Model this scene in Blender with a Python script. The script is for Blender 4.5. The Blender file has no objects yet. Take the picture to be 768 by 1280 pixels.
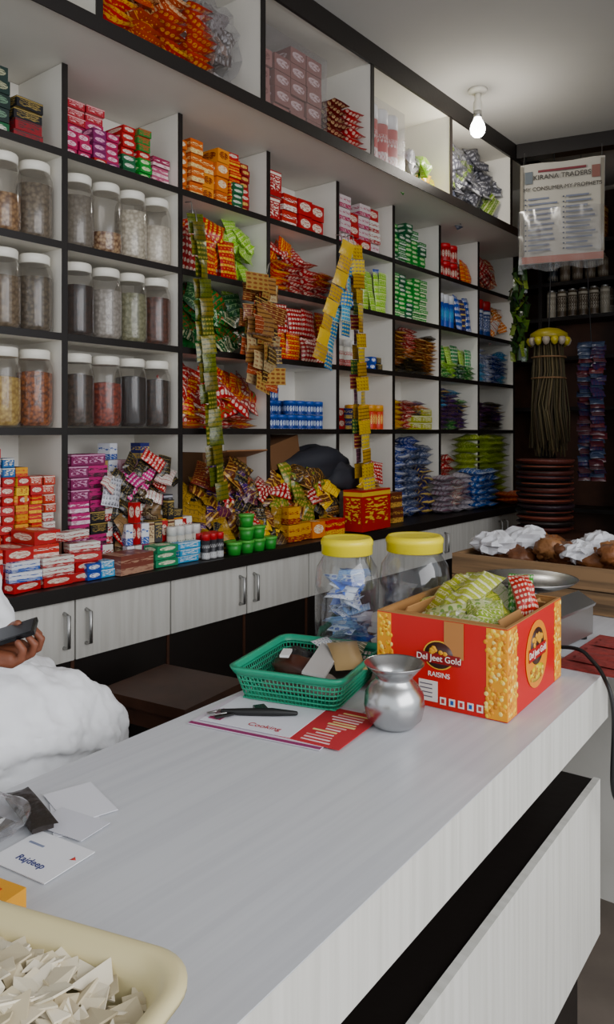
import bpy, math, random
from mathutils import Matrix, Vector, noise as mnoise

rnd = random.Random(7)
def T(x,y,z): return Matrix.Translation((x,y,z))
def RZ(d): return Matrix.Rotation(math.radians(d),4,'Z')
def RX(d): return Matrix.Rotation(math.radians(d),4,'X')
def RY(d): return Matrix.Rotation(math.radians(d),4,'Y')
def lin(v):
    return v/12.92 if v<=0.04045 else ((v+0.055)/1.055)**2.4
def C(h):
    h=h.lstrip('#'); r,g,b=[lin(int(h[i:i+2],16)/255) for i in (0,2,4)]
    l=.3*r+.6*g+.1*b; k=1.05 if max(r,g,b)-min(r,g,b)>.12 else 1.0
    r,g,b=[max(0,l+(q-l)*k) for q in (r,g,b)]
    return (r,g,b,(int(h,16)*7919%1000)/1000)

# ------------------------------------------------------------ materials
def newmat(name):
    m=bpy.data.materials.new(name); m.use_nodes=True
    nt=m.node_tree; b=nt.nodes['Principled BSDF']
    return m,nt,b
def N(nt,t,**k):
    n=nt.nodes.new(t)
    for a,v in k.items(): setattr(n,a,v)
    return n
def simple(name,col,rough=.5,metal=0,bump=0,bscale=40,var=0,spec=None):
    m,nt,b=newmat(name)
    b.inputs['Base Color'].default_value=C(col)[:3]+(1,); b.inputs['Roughness'].default_value=rough; b.inputs['Metallic'].default_value=metal
    if spec is not None: b.inputs['Specular IOR Level'].default_value=spec
    tc=N(nt,'ShaderNodeTexCoord'); no=N(nt,'ShaderNodeTexNoise'); no.inputs['Scale'].default_value=bscale; no.inputs['Detail'].default_value=4
    nt.links.new(tc.outputs['Object'],no.inputs['Vector'])
    if bump:
        bu=N(nt,'ShaderNodeBump'); bu.inputs['Strength'].default_value=bump; bu.inputs['Distance'].default_value=.01
        nt.links.new(no.outputs['Fac'],bu.inputs['Height']); nt.links.new(bu.outputs['Normal'],b.inputs['Normal'])
    if var:
        mr=N(nt,'ShaderNodeMapRange'); mr.inputs['From Min'].default_value=.3; mr.inputs['From Max'].default_value=.7
        mr.inputs['To Min'].default_value=1-var; mr.inputs['To Max'].default_value=1+var*.3
        hs=N(nt,'ShaderNodeHueSaturation'); hs.inputs['Color'].default_value=C(col)[:3]+(1,)
        nt.links.new(no.outputs['Fac'],mr.inputs['Value']); nt.links.new(mr.outputs['Result'],hs.inputs['Value'])
        nt.links.new(hs.outputs['Color'],b.inputs['Base Color'])
    return m
def laminate(name,c1,c2,scale,rough=.35):
    m,nt,b=newmat(name)
    tc=N(nt,'ShaderNodeTexCoord'); mp=N(nt,'ShaderNodeMapping'); mp.inputs['Scale'].default_value=scale
    no=N(nt,'ShaderNodeTexNoise'); no.inputs['Scale'].default_value=1; no.inputs['Detail'].default_value=5; no.inputs['Distortion'].default_value=.3
    cr=N(nt,'ShaderNodeValToRGB'); cr.color_ramp.elements[0].position=.36; cr.color_ramp.elements[1].position=.6
    cr.color_ramp.elements[0].color=C(c2)[:3]+(1,); cr.color_ramp.elements[1].color=C(c1)[:3]+(1,)
    nt.links.new(tc.outputs['Object'],mp.inputs['Vector']); nt.links.new(mp.outputs['Vector'],no.inputs['Vector'])
    nt.links.new(no.outputs['Fac'],cr.inputs['Fac']); nt.links.new(cr.outputs['Color'],b.inputs['Base Color'])
    b.inputs['Roughness'].default_value=rough
    return m
def printed(name,rough=.4,bump=0,sx=5,sy=16,soft=0):
    m,nt,b=newmat(name); L=nt.links.new
    def MT(op,a,b2,c=None):
        n=N(nt,'ShaderNodeMath',operation=op)
        for i,q in enumerate((a,b2)):
            if q is None: continue
            if isinstance(q,(int,float)): n.inputs[i].default_value=q
            else: L(q,n.inputs[i])
        return n.outputs[0]
    a1=N(nt,'ShaderNodeAttribute',attribute_name='Col'); a2=N(nt,'ShaderNodeAttribute',attribute_name='Col2')
    uv=N(nt,'ShaderNodeTexCoord'); sep=N(nt,'ShaderNodeSeparateXYZ'); L(uv.outputs['UV'],sep.inputs[0])
    U,Vv=sep.outputs['X'],sep.outputs['Y']; st=a1.outputs['Alpha']
    mp=N(nt,'ShaderNodeMapping'); mp.inputs['Scale'].default_value=(sx,sy,1); L(uv.outputs['UV'],mp.inputs['Vector'])
    sc=N(nt,'ShaderNodeVectorMath',operation='SCALE'); sc.inputs['Scale'].default_value=9; L(a1.outputs['Color'],sc.inputs[0])
    ad=N(nt,'ShaderNodeVectorMath',operation='ADD'); L(mp.outputs['Vector'],ad.inputs[0]); L(sc.outputs['Vector'],ad.inputs[1])
    no=N(nt,'ShaderNodeTexNoise'); no.inputs['Scale'].default_value=1; no.inputs['Detail'].default_value=3 if soft else 1; L(ad.outputs['Vector'],no.inputs['Vector'])
    g=MT('GREATER_THAN',no.outputs['Fac'],.56 if soft else .54)
    def absd(o,c,w): return MT('LESS_THAN',MT('ABSOLUTE',MT('SUBTRACT',o,c),None),w)
    txt=MT('MULTIPLY',MT('MULTIPLY',absd(U,.5,.4),absd(Vv,.5,.3)),g)
    band=absd(Vv,.9,.05)
    du=MT('MULTIPLY',MT('SUBTRACT',U,.5),2.6); dv=MT('MULTIPLY',MT('SUBTRACT',Vv,.55),3.6)
    oval=MT('LESS_THAN',MT('ADD',MT('MULTIPLY',du,du),MT('MULTIPLY',dv,dv)),1)
    sB=MT('MULTIPLY',oval,MT('SUBTRACT',1,MT('MULTIPLY',g,.8)))
    sC=MT('MAXIMUM',MT('MULTIPLY',MT('LESS_THAN',Vv,.34),MT('SUBTRACT',1,MT('MULTIPLY',g,.7))),MT('MULTIPLY',absd(Vv,.66,.1),g))
    isB=MT('MULTIPLY',MT('GREATER_THAN',st,.34),MT('LESS_THAN',st,.67)); isC=MT('GREATER_THAN',st,.67); isA=MT('LESS_THAN',st,.34)
    fac=MT('ADD',MT('ADD',MT('MULTIPLY',isA,MT('MAXIMUM',txt,band)),MT('MULTIPLY',isB,sB)),MT('MULTIPLY',isC,sC))
    if soft: fac=MT('MULTIPLY',fac,.8)
    mix=N(nt,'ShaderNodeMix',data_type='RGBA'); L(fac,mix.inputs['Factor']); L(a1.outputs['Color'],mix.inputs['A']); L(a2.outputs['Color'],mix.inputs['B'])
    L(mix.outputs['Result'],b.inputs['Base Color']); b.inputs['Roughness'].default_value=rough
    if bump:
        n2=N(nt,'ShaderNodeTexNoise'); n2.inputs['Scale'].default_value=45; L(uv.outputs['Object'],n2.inputs['Vector'])
        bu=N(nt,'ShaderNodeBump'); bu.inputs['Strength'].default_value=bump; bu.inputs['Distance'].default_value=.01
        L(n2.outputs['Fac'],bu.inputs['Height']); L(bu.outputs['Normal'],b.inputs['Normal'])
    return m
def vcol(name,rough=.5,bump=0,bs=60,metal=0):
    m,nt,b=newmat(name)
    a1=N(nt,'ShaderNodeAttribute',attribute_name='Col'); nt.links.new(a1.outputs['Color'],b.inputs['Base Color']); b.inputs['Roughness'].default_value=rough
    b.inputs['Metallic'].default_value=metal
    if bump:
        tc=N(nt,'ShaderNodeTexCoord'); no=N(nt,'ShaderNodeTexNoise'); no.inputs['Scale'].default_value=bs; nt.links.new(tc.outputs['Object'],no.inputs['Vector'])
        bu=N(nt,'ShaderNodeBump'); bu.inputs['Strength'].default_value=bump; bu.inputs['Distance'].default_value=.01
        nt.links.new(no.outputs['Fac'],bu.inputs['Height']); nt.links.new(bu.outputs['Normal'],b.inputs['Normal'])
    return m
def grainmat(name):
    m,nt,b=newmat(name); L=nt.links.new
    a1=N(nt,'ShaderNodeAttribute',attribute_name='Col'); a2=N(nt,'ShaderNodeAttribute',attribute_name='Col2')
    tc=N(nt,'ShaderNodeTexCoord'); vo=N(nt,'ShaderNodeTexVoronoi'); vo.inputs['Scale'].default_value=70; L(tc.outputs['Object'],vo.inputs['Vector'])
    mr=N(nt,'ShaderNodeMapRange'); mr.inputs['From Min'].default_value=.1; mr.inputs['From Max'].default_value=.75; L(vo.outputs['Distance'],mr.inputs['Value'])
    mix=N(nt,'ShaderNodeMix',data_type='RGBA'); L(mr.outputs['Result'],mix.inputs['Factor']); L(a1.outputs['Color'],mix.inputs['A']); L(a2.outputs['Color'],mix.inputs['B'])
    L(mix.outputs['Result'],b.inputs['Base Color']); b.inputs['Roughness'].default_value=.8
    return m
def clear(name,tint=(.95,.96,.96,1),glos=.04,rough=.1,top=.5,haze=0):
    m,nt,b=newmat(name); L=nt.links.new; nt.nodes.remove(b)
    out=nt.nodes['Material Output']
    tr=N(nt,'ShaderNodeBsdfTransparent'); tr.inputs['Color'].default_value=tint
    gl=N(nt,'ShaderNodeBsdfGlossy'); gl.inputs['Color'].default_value=(.9,.9,.9,1); gl.inputs['Roughness'].default_value=rough
    lw=N(nt,'ShaderNodeLayerWeight'); lw.inputs['Blend'].default_value=.25
    mr=N(nt,'ShaderNodeMapRange'); mr.inputs['To Min'].default_value=glos; mr.inputs['To Max'].default_value=top; L(lw.outputs['Facing'],mr.inputs['Value'])
    mx=N(nt,'ShaderNodeMixShader'); L(mr.outputs['Result'],mx.inputs['Fac']); L(tr.outputs[0],mx.inputs[1]); L(gl.outputs[0],mx.inputs[2])
    last=mx.outputs[0]
    if haze:
        df=N(nt,'ShaderNodeBsdfDiffuse'); df.inputs['Color'].default_value=(.8,.8,.8,1); m2=N(nt,'ShaderNodeMixShader'); m2.inputs['Fac'].default_value=haze
        L(last,m2.inputs[1]); L(df.outputs[0],m2.inputs[2]); last=m2.outputs[0]
    L(last,out.inputs['Surface'])
    return m

M={}
M['shelfwhite']=simple('shelf_white_paint','#e4e0d6',.6,var=.06,bscale=3)
M['black']=simple('black_laminate','#150f0c',.45,bump=.05)
M['ctop']=laminate('counter_top_laminate','#d0d2d6','#c7c9ce',(60,1.6,3),.3)
M['cfront']=laminate('counter_front_laminate','#dedcd4','#d0cec5',(3,60,2),.4)
M['door']=laminate('cabinet_door_laminate','#cfcdc6','#c4c1b9',(3,50,3),.45)
M['ceil']=simple('ceiling_paint','#b2b0ac',.9,var=.05,bscale=2)
M['wall']=simple('wall_paint','#b8b2a6',.9,var=.08,bscale=3)
M['floor']=simple('floor_stone','#6d6258',.6,var=.25,bscale=6,bump=.1)
M['steel']=simple('steel','#bdbdbd',.26,1.0)
M['steelb']=simple('brushed_steel','#b5b5b3',.4,1.0,bump=.05,bscale=90)
M['carton']=printed('printed_carton',.45)
M['pouch']=printed('printed_pouch',.28,.25,1.9,3.2,1)
M['vc']=vcol('coloured_plastic',.4)
M['vcr']=vcol('coloured_paper',.75)
M['vcb']=vcol('crumpled',.5,.5,50)
M['grain']=grainmat('dry_goods')
M['glass']=clear('jar_plastic_clear',(.87,.85,.82,1),.03,.12,.5,.02)
M['bigglass']=clear('candy_jar_clear',(.95,.96,.96,1),.05,.08,.6,.02)
M['film']=clear('clear_film',(.92,.92,.94,1),.08,.2,.45,.04)
M['yellow']=simple('yellow_plastic','#f2de14',.35)
M['lid']=simple('white_plastic_lid','#e8e4d8',.45)
M['wood']=simple('brown_wood','#4a2c1d',.45,var=.3,bscale=12,bump=.1)
M['cwood']=laminate('crate_wood','#8a6c4c','#54422e',(2,2,40),.8)
M['skin']=simple('skin','#7a4630',.55,bump=.1,bscale=90,var=.08)
M['hair']=simple('hair','#1a1613',.7,bump=.5,bscale=150)
M['cloth']=simple('white_cotton','#f4f5f8',.9,bump=.5,bscale=9)
M['phone']=simple('phone_black','#0c0d10',.2)
M['green']=simple('green_plastic','#2a9a76',.4)
M['cream']=simple('cream_plastic','#dccf9f',.4,var=.05,bscale=8)
M['cable']=simple('black_rubber','#101010',.5)
M['redmat']=simple('red_cloth','#8a2f2a',.85,var=.3,bscale=60,bump=.3)
mm,nt,b=newmat('bulb_glow'); b.inputs['Base Color'].default_value=(1,1,1,1); b.inputs['Emission Color'].default_value=(1,.97,.9,1); b.inputs['Emission Strength'].default_value=14; M['bulb']=mm

# ------------------------------------------------------------ mesh builder
WHT=(1,1,1,1)
class MB:
    def __init__(s): s.v=[];s.f=[];s.m=[];s.c=[];s.c2=[];s.uv=[];s.s=[];s.mats=[]
    def mi(s,k):
        if k not in s.mats: s.mats.append(k)
        return s.mats.index(k)
    def face(s,idx,mat,col,col2,uv,smooth=False):
        s.f.append(idx); s.m.append(s.mi(mat)); s.c.append(col); s.c2.append(col2 or col); s.uv.append(uv); s.s.append(smooth)
    def box(s,Mx,size,mat,col=WHT,col2=None):
        a,b,c=size[0]/2,size[1]/2,size[2]/2; o=len(s.v)
        for x in(-a,a):
            for y in(-b,b):
                for z in(-c,c): s.v.append(Mx@Vector((x,y,z)))
        U=[(0,0),(1,0),(1,1),(0,1)]
        for q in((4,6,7,5),(2,0,1,3),(0,4,5,1),(6,2,3,7),(1,5,7,3),(0,2,6,4)):
            s.face([o+i for i in q],mat,col,col2,U)
    def bx(s,x0,x1,y0,y1,z0,z1,mat,col=WHT,col2=None,Mx=None):
        m=T((x0+x1)/2,(y0+y1)/2,(z0+z1)/2)
        if Mx is not None: m=Mx@m
        s.box(m,(x1-x0,y1-y0,z1-z0),mat,col,col2)
    def grid(s,P,mat,col=WHT,col2=None,smooth=True,closeu=False):
        n=len(P);k=len(P[0]);o=len(s.v)
        for r in P:
            for p in r: s.v.append(p)
        for i in range(n-1):
            for j in range(k if closeu else k-1):
                j2=(j+1)%k
                s.face([o+i*k+j,o+i*k+j2,o+(i+1)*k+j2,o+(i+1)*k+j],mat,col,col2,
                  [(j/(k-1),i/(n-1)),((j+1)/(k-1),i/(n-1)),((j+1)/(k-1),(i+1)/(n-1)),(j/(k-1),(i+1)/(n-1))],smooth)
    def pillow(s,Mx,w,h,t,mat,col=WHT,col2=None,n=6,cr=.12):
        sd=rnd.random()*100; j_=rnd.uniform(.75,1.1); col=(col[0]*j_,col[1]*j_,col[2]*j_,col[3])
        for sg in(1,-1):
            P=[]
            for i in range(n+1):
                v=i/n;r=[]
                for j in range(n+1):
                    u=j/n
                    pu=max(0,1-abs(2*u-1)**3); pv=max(0,1-abs(2*v-1)**2.2)
                    e=1-.06*(1-abs(2*v-1)**2)
                    x=(u-.5)*w*e; y=(v-.5)*h
                    nz=mnoise.noise(Vector((u*3+sd,v*3,sg*2.0)))*.35*t*cr/.12
                    z=sg*t/2*(pu**.6)*(pv**.6)+ (nz if 0<i<n and 0<j<n else 0)+mnoise.noise(Vector((u*1.5,v*1.5,sd)))*t*.25
                    r.append(Mx@Vector((x,y,z)))
                P.append(r if sg==1 else r[::-1])
            s.grid(P,mat,col,col2)
    def lathe(s,prof,Mx,seg,mat,col=WHT,col2=None,smooth=True,cap=True):
        P=[[Mx@Vector((r*math.cos(2*math.pi*j/seg),r*math.sin(2*math.pi*j/seg),z)) for j in range(seg)] for r,z in prof]
        o=len(s.v); s.grid(P,mat,col,col2,smooth,True)
        if cap:
            k=len(P)
            s.face([o+j for j in range(seg)][::-1],mat,col,col2,[(0,0)]*seg)
            s.face([o+(k-1)*seg+j for j in range(seg)],mat,col,col2,[(0,0)]*seg)
    def lump(s,c,r,mat,col=WHT,col2=None,rough=.2,n=8,fs=3,smooth=True):
        sd=rnd.random()*50; P=[]
        for i in range(n+1):
            th=math.pi*i/n; row=[]
            for j in range(n*2):
                ph=math.pi*j/n
                d=Vector((math.sin(th)*math.cos(ph),math.sin(th)*math.sin(ph),-math.cos(th)))
                k=1+rough*mnoise.noise(d*fs+Vector((sd,sd,0)))*2
                row.append(Vector((c[0]+d.x*r[0]*k,c[1]+d.y*r[1]*k,c[2]+d.z*r[2]*k)))
            P.append(row)
        s.grid(P,mat,col,col2,smooth,True)
    def crumple(s,c,r,mat,col,n=12):   # creased film bag: ridged noise
        sd=rnd.random()*50; P=[]
        for i in range(n+1):
            th=math.pi*i/n; row=[]
            for j in range(n*2):
                ph=math.pi*j/n
                d=Vector((math.sin(th)*math.cos(ph),math.sin(th)*math.sin(ph),-math.cos(th)))
                k=1.05-.55*abs(mnoise.noise(d*1.6+Vector((sd,0,sd))))-.35*abs(mnoise.noise(d*3.5+Vector((0,sd,sd))))
                row.append(Vector((c[0]+d.x*r[0]*k,c[1]+d.y*r[1]*k,c[2]+d.z*r[2]*k)))
            P.append(row)
        s.grid(P,mat,col,None,False,True)
    def tube(s,pts,rad,mat,col=WHT,seg=10,cap=True,col2=None):
        pts=[Vector(p) for p in pts]
        if not hasattr(rad,'__len__'): rad=[rad]*len(pts)
        rows=[];ref=None;n=len(pts)
        def ring(c,t,r):
            nonlocal ref
            t=t.normalized()
            if ref is None:
                ref=Vector((0,0,1)) if abs(t.z)<.9 else Vector((1,0,0))
            a=(ref-t*ref.dot(t)).normalized(); ref=a; b=t.cross(a)
            return [c+a*r*math.cos(2*math.pi*j/seg)+b*r*math.sin(2*math.pi*j/seg) for j in range(seg)]
        for i in range(n):
            t=(pts[min(i+1,n-1)]-pts[max(i-1,0)])
            if i==0 and cap:
                for k in(85,55,28): rows.append(ring(pts[0]-t.normalized()*rad[0]*math.sin(math.radians(k)),t,rad[0]*math.cos(math.radians(k))))
            rows.append(ring(pts[i],t,rad[i]))
            if i==n-1 and cap:
                for k in(28,55,85): rows.append(ring(pts[i]+t.normalized()*rad[i]*math.sin(math.radians(k)),t,rad[i]*math.cos(math.radians(k))))
        o=len(s.v); s.grid(rows,mat,col,col2,True,True)
        s.face([o+j for j in range(seg)][::-1],mat,col,col2,[(0,0)]*seg)
        s.face([o+(len(rows)-1)*seg+j for j in range(seg)],mat,col,col2,[(0,0)]*seg)
    def done(s,name,parent=None):
        xs=[p[0] for p in s.v];ys=[p[1] for p in s.v];zs=[p[2] for p in s.v]
        c=Vector(((min(xs)+max(xs))/2,(min(ys)+max(ys))/2,min(zs)))
        me=bpy.data.meshes.new(name); me.from_pydata([Vector(p)-c for p in s.v],[],s.f)
        for k in s.mats: me.materials.append(M[k])
        me.polygons.foreach_set('material_index',s.m); me.polygons.foreach_set('use_smooth',s.s)
        uvl=me.uv_layers.new(name='UVMap'); a1=me.color_attributes.new('Col','FLOAT_COLOR','CORNER'); a2=me.color_attributes.new('Col2','FLOAT_COLOR','CORNER')
        U=[];A=[];B=[]
        for f,uv,c1,c2 in zip(s.f,s.uv,s.c,s.c2):
            for q in uv: U.extend(q)
            for _ in f: A.extend(c1);B.extend(c2)
        uvl.data.foreach_set('uv',U); a1.data.foreach_set('color',A); a2.data.foreach_set('color',B)
        me.update()
        ob=bpy.data.objects.new(name,me); bpy.context.collection.objects.link(ob); ob.location=c
        if parent is not None:
            ob.parent=parent; ob.matrix_parent_inverse=Matrix.Translation(-parent.location)
        return ob
def empty(name,loc):
    e=bpy.data.objects.new(name,None); e.location=loc; e.empty_display_size=.05; bpy.context.collection.objects.link(e); return e
def text(body,size,Mx,mat,parent,name,ext=.0004,ax='CENTER'):
    cu=bpy.data.curves.new(name,'FONT'); cu.body=body; cu.size=size; cu.extrude=ext; cu.align_x=ax; cu.align_y='CENTER'
    cu.materials.append(mat); o=bpy.data.objects.new(name,cu); bpy.context.collection.objects.link(o)
    o.parent=parent; o.matrix_parent_inverse=Matrix.Translation(-parent.location); o.matrix_basis=Mx
    return o
FACE=Matrix(((0,0,1,0),(1,0,0,0),(0,1,0,0),(0,0,0,1)))
FLAT=Matrix(((0,-1,0,0),(1,0,0,0),(0,0,1,0),(0,0,0,1)))

# ------------------------------------------------------------ room shell
CEIL=3.5
def slab(name,x0,x1,y0,y1,z0,z1,mat):
    m=MB(); m.bx(x0,x1,y0,y1,z0,z1,mat); return m.done(name)
slab('floor',-2.95,3.2,-2.2,6.5,-.1,0,'floor')
slab('wall_left',-2.95,-2.85,-2.2,6.5,0,CEIL,'wall')
slab('wall_back',-2.85,.6,6.4,6.5,0,CEIL,'wall')
slab('wall_right_light_block',.62,.72,3.3,6.5,0,CEIL,'wall')  # unseen wall section, added to block side light and dim the back area
slab('ceiling',-2.95,1.6,-2.2,6.5,CEIL,CEIL+.1,'ceil')

# ------------------------------------------------------------ shelving
ROW=[.963,1.515,1.868,2.21,2.554,2.88]
DIV=[-.62,-.045,.53,1.105,1.68,2.255,2.83,3.405,3.98,4.555,5.13,5.75]
FX=-2.5; BXW=-2.80
m=MB()
m.bx(-2.845,BXW,DIV[0]-.02,DIV[-1]+.02,.965,2.878,'shelfwhite')
for d in DIV:
    m.bx(BXW,FX-.004,d-.011,d+.011,.965,2.878,'shelfwhite'); m.bx(FX-.004,FX,d-.012,d+.012,.965,2.878,'black')
for z in ROW[1:5]:
    for a,b_ in zip(DIV[:-1],DIV[1:]):
        m.bx(BXW,FX-.003,a+.011,b_-.011,z-.024,z,'shelfwhite'); m.bx(FX-.003,FX+.001,a+.012,b_-.012,z-.026,z+.001,'black')
m.done('grocery_shelf_unit')
m=MB(); UX=-2.2; UD=[-.91,-.07,.77,1.616,2.458,3.30,4.15,5.02,5.75]
m.bx(-2.845,UX-.005,UD[0],UD[-1],2.88,2.92,'shelfwhite'); m.bx(UX-.005,UX,UD[0],UD[-1],2.87,2.925,'black')
m.bx(-2.845,-2.80,UD[0],UD[-1],2.92,3.40,'shelfwhite'); m.bx(-2.845,UX-.01,UD[0],UD[-1],3.40,3.5,'shelfwhite'); m.bx(UX-.01,UX+.005,UD[0],UD[-1],3.39,3.5,'black')
for d in UD:
    m.bx(-2.80,UX-.006,d-.012,d+.012,2.92,3.40,'shelfwhite'); m.bx(UX-.006,UX-.001,d-.014,d+.014,2.92,3.40,'black')
m.done('overhead_shelf_unit')
m=MB(); LX=-2.3
m.bx(-2.845,LX,-.9,5.9,.915,.963,'black')
m.bx(-2.845,LX-.04,-.9,5.88,0,.915,'black')
yb=1.60-.44*5; k=0
while yb<5.7:
    m.bx(LX-.04,LX-.02,yb+.004,yb+.436,.70,.912,'door'); 
    hy=yb+.045 if k%2==1 else yb+.395
    m.tube([(LX-.02,hy,.75),(LX+.008,hy,.755),(LX+.008,hy,.865),(LX-.02,hy,.87)],.0075,'steelb',seg=6,cap=False)
    m.bx(LX-.04,LX-.034,yb-.006,yb+.006,0.02,.70,'wood')
    yb+=.44;k+=1
m.done('base_cabinet')

# ------------------------------------------------------------ jars
JP=[(.050,0),(.058,.004),(.0605,.02),(.0605,.18),(.057,.205),(.046,.228),(.044,.232)]
def jar(x,y,z,c1,c2,fill,sc=1.0):
    m=MB(); Mx=T(x,y,z)@Matrix.Scale(sc,4)@RZ(rnd.uniform(0,60))
    m.lathe(JP,Mx,22,'glass')
    m.lathe([(.047,.226),(.0505,.228),(.0505,.252),(.047,.257),(.02,.259)],Mx,22,'lid')
    if fill>0:
        h=.006+fill*.19
        pr=[(.046,.006),(.0568,.022),(.0585,max(.03,min(h*.6,.17))),(.057,max(.035,h)),(.03,max(.04,h+.006)),(.004,max(.042,h+.009))]
        m.lathe(pr,Mx,18,'grain',C(c1),C(c2))
    m.done('storage_jar')
JX=-2.585
def jr(row,ys,specs,sc=1.12):
    for y,(a,b_,f) in zip(ys,specs): jar(JX,y,ROW[row]+.0015,a,b_,f,sc)
yA=[1.215,1.345,1.475,1.605]; yB=[1.79,1.925,2.055,2.185]; yZ=[.66,.79,.92,1.04]
jr(3,yA,[('#a58a66','#5e4426',.8),('#b09a78','#6d5535',.6),('#b8946a','#6c4a2c',.62),('#8a7c68','#5e5244',.92)])
jr(3,yB,[('#8a8276','#6c645a',.92),('#d2b48c','#6d4020',.38),('#e4dece','#a8a090',.92),('#e4dfd2','#c0b8aa',.75)])
jr(2,yA,[('#a08a6c','#5e4a30',.7),('#8d8270','#5b5142',.8),('#8c7a62','#5c4a34',.85),('#7a6c58','#4e4438',.92)])
jr(2,yB,[('#42281c','#1e0f08',.9),('#b4aea8','#8c8680',.9),('#9c9c7e','#6e6e50',.92),('#6e3a28','#40200f',.92)])
jr(1,yA,[('#a89878','#6a5a3c',.7),('#8a7a60','#56462e',.7),('#d0b468','#98783c',.8),('#b8682c','#5a2a10',.92)])
jr(1,yB,[('#5a4230','#2c1e14',.92),('#a8442a','#5c1c0c',.8),('#301c14','#0e0604',.95),('#4a3020','#20140c',.92)])
for r in (1,2,3): jr(r,yZ,[('#a08a6c','#5e4a30',.7),('#b07a50','#5e3014',.7),('#d8d4c8','#a8a296',.7),('#4e3a30','#2e2019',.8)])

# ------------------------------------------------------------ shelf stock
PF=FX-.03
def boxes(m,ya,yb,z,h,bw,bh,bd,pal,xf=PF,jit=.15,rz=4,mat='carton'):
    n=max(1,int((yb-ya)/bw))
    for i in range(n):
        k=max(1,int(h/bh*(1-jit*rnd.random())))
        cc=rnd.choice(pal); off=rnd.uniform(-.02,.02)
        for q in range(k):
            if rnd.random()<.3: cc=rnd.choice(pal)
            a,b_=cc
            m.box(T(xf-bd/2-.016*rnd.random()-abs(off),ya+bw*(i+.5),z+bh*(q+.5)+.001)@RZ(rnd.uniform(-rz,rz)*.8),(bd,bw*rnd.uniform(.88,.97),bh*.96),mat,C(a),C(b_))
def upright(m,ya,yb,z,w,h,t,pal,xf=PF,layers=2,mat='pouch',lean=12):
    n=max(1,round((yb-ya)/w))
    for L in range(layers-1,-1,-1):
        for i in range(n):
            a,b_=rnd.choice(pal); hh=h*rnd.uniform(.88,1.05)
            m.pillow(T(xf-.03-L*t*1.1,ya+w*(i+.5)+rnd.uniform(-.1,.1)*w,z+hh*.49)@RZ(rnd.uniform(-12,12))@RY(-rnd.uniform(2,lean))@FACE@RZ(rnd.uniform(-7,7)),w*1.02,hh,t,mat,C(a),C(b_))
def flats(m,ya,yb,z,h,w,d,t,pal,xf=PF,mat='pouch'):
    n=max(1,round((yb-ya)/w))
    for i in range(n):
        k=int(h/t*rnd.uniform(.8,1)); cc=rnd.choice(pal)
        for q in range(max(1,k)):
            if rnd.random()<.3: cc=rnd.choice(pal)
            m.pillow(T(xf-d/2+rnd.uniform(-.015,.015),ya+w*(i+.5)+rnd.uniform(-.012,.012),z+t*(q+.55)+.003)@RZ(rnd.uniform(-10,10))@RX(rnd.uniform(-3,3))@FLAT,w,d,t*1.15,mat,C(cc[0]),C(cc[1]),n=5)
def heap(m,ya,yb,z,h,w,hh,t,pal,xf=PF,cnt=14,depth=.2,mat='pouch'):
    for i in range(cnt):
        a,b_=rnd.choice(pal); f=(i+.5)/cnt
        y=rnd.uniform(ya+w*.4,yb-w*.4) if yb-ya>w*.85 else (ya+yb)/2
        e=1-abs((y-(ya+yb)/2)/((yb-ya)/2+.001))**2*.4
        zz=z+w*.33+f*max(0,(h-w*.6))*e
        s_=rnd.uniform(.8,1.1)
        m.pillow(T(xf-.045-rnd.random()*depth*.5*(1-f*.3),y,zz)@RZ(rnd.uniform(-25,25))@RY(rnd.uniform(-55,-8))@FACE@RZ(rnd.uniform(-75,75)),w*s_,hh*s_,t,mat,C(a),C(b_),cr=.25)
def cans(m,ya,yb,z,rad,h,layers,mat,col,col2,lidc,xf=PF,rows=2):
    n=max(1,int((yb-ya)/(2*rad)))
    for r in range(rows):
        for i in range(n):
            kk=layers-(1 if rnd.random()<.3 else 0)
            for q in range(max(1,kk)):
                Mx=T(xf-rad-r*2*rad,ya+rad*(2*i+1),z+q*h+.001)
                m.lathe([(rad*.92,0),(rad*.95,.003),(rad*.95,h*.72)],Mx,14,mat,C(col),C(col2)); m.lathe([(rad*.97,h*.72),(rad*.97,h*.93),(rad*.9,h*.97)],Mx,14,'vc',C(lidc))
R=('#b0121a','#e8dcc8'); R2=('#c41a20','#f0c030'); O=('#d87410','#ecdcb8'); G=('#168a2e','#dce8b4'); G2=('#0c5e36','#e0e0d0')
P=('#a8124e','#ecc8d4'); B=('#1240a0','#e4e8f0'); B2=('#20266c','#d8b858'); Y=('#e8c018','#a8141a'); W=('#dedcd2','#a8141a'); LG=('#88c016','#ece8b4'); PU=('#42186c','#d8b858')
DG=('#122e28','#a8a888'); BR=('#642e16','#d0a048'); K=('#121218','#a08848'); WB=('#dee0e8','#1d4fa3'); MG=('#c00e74','#e8dce4'); CY=('#2c98cc','#ececec'); GD=('#a88020','#38280c')
z5,z4,z3,z2,z1=ROW[4],ROW[3],ROW[2],ROW[1],ROW[0]+.001
def obj(name,fn):
    m=MB(); fn(m); return m.done(name)
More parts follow.
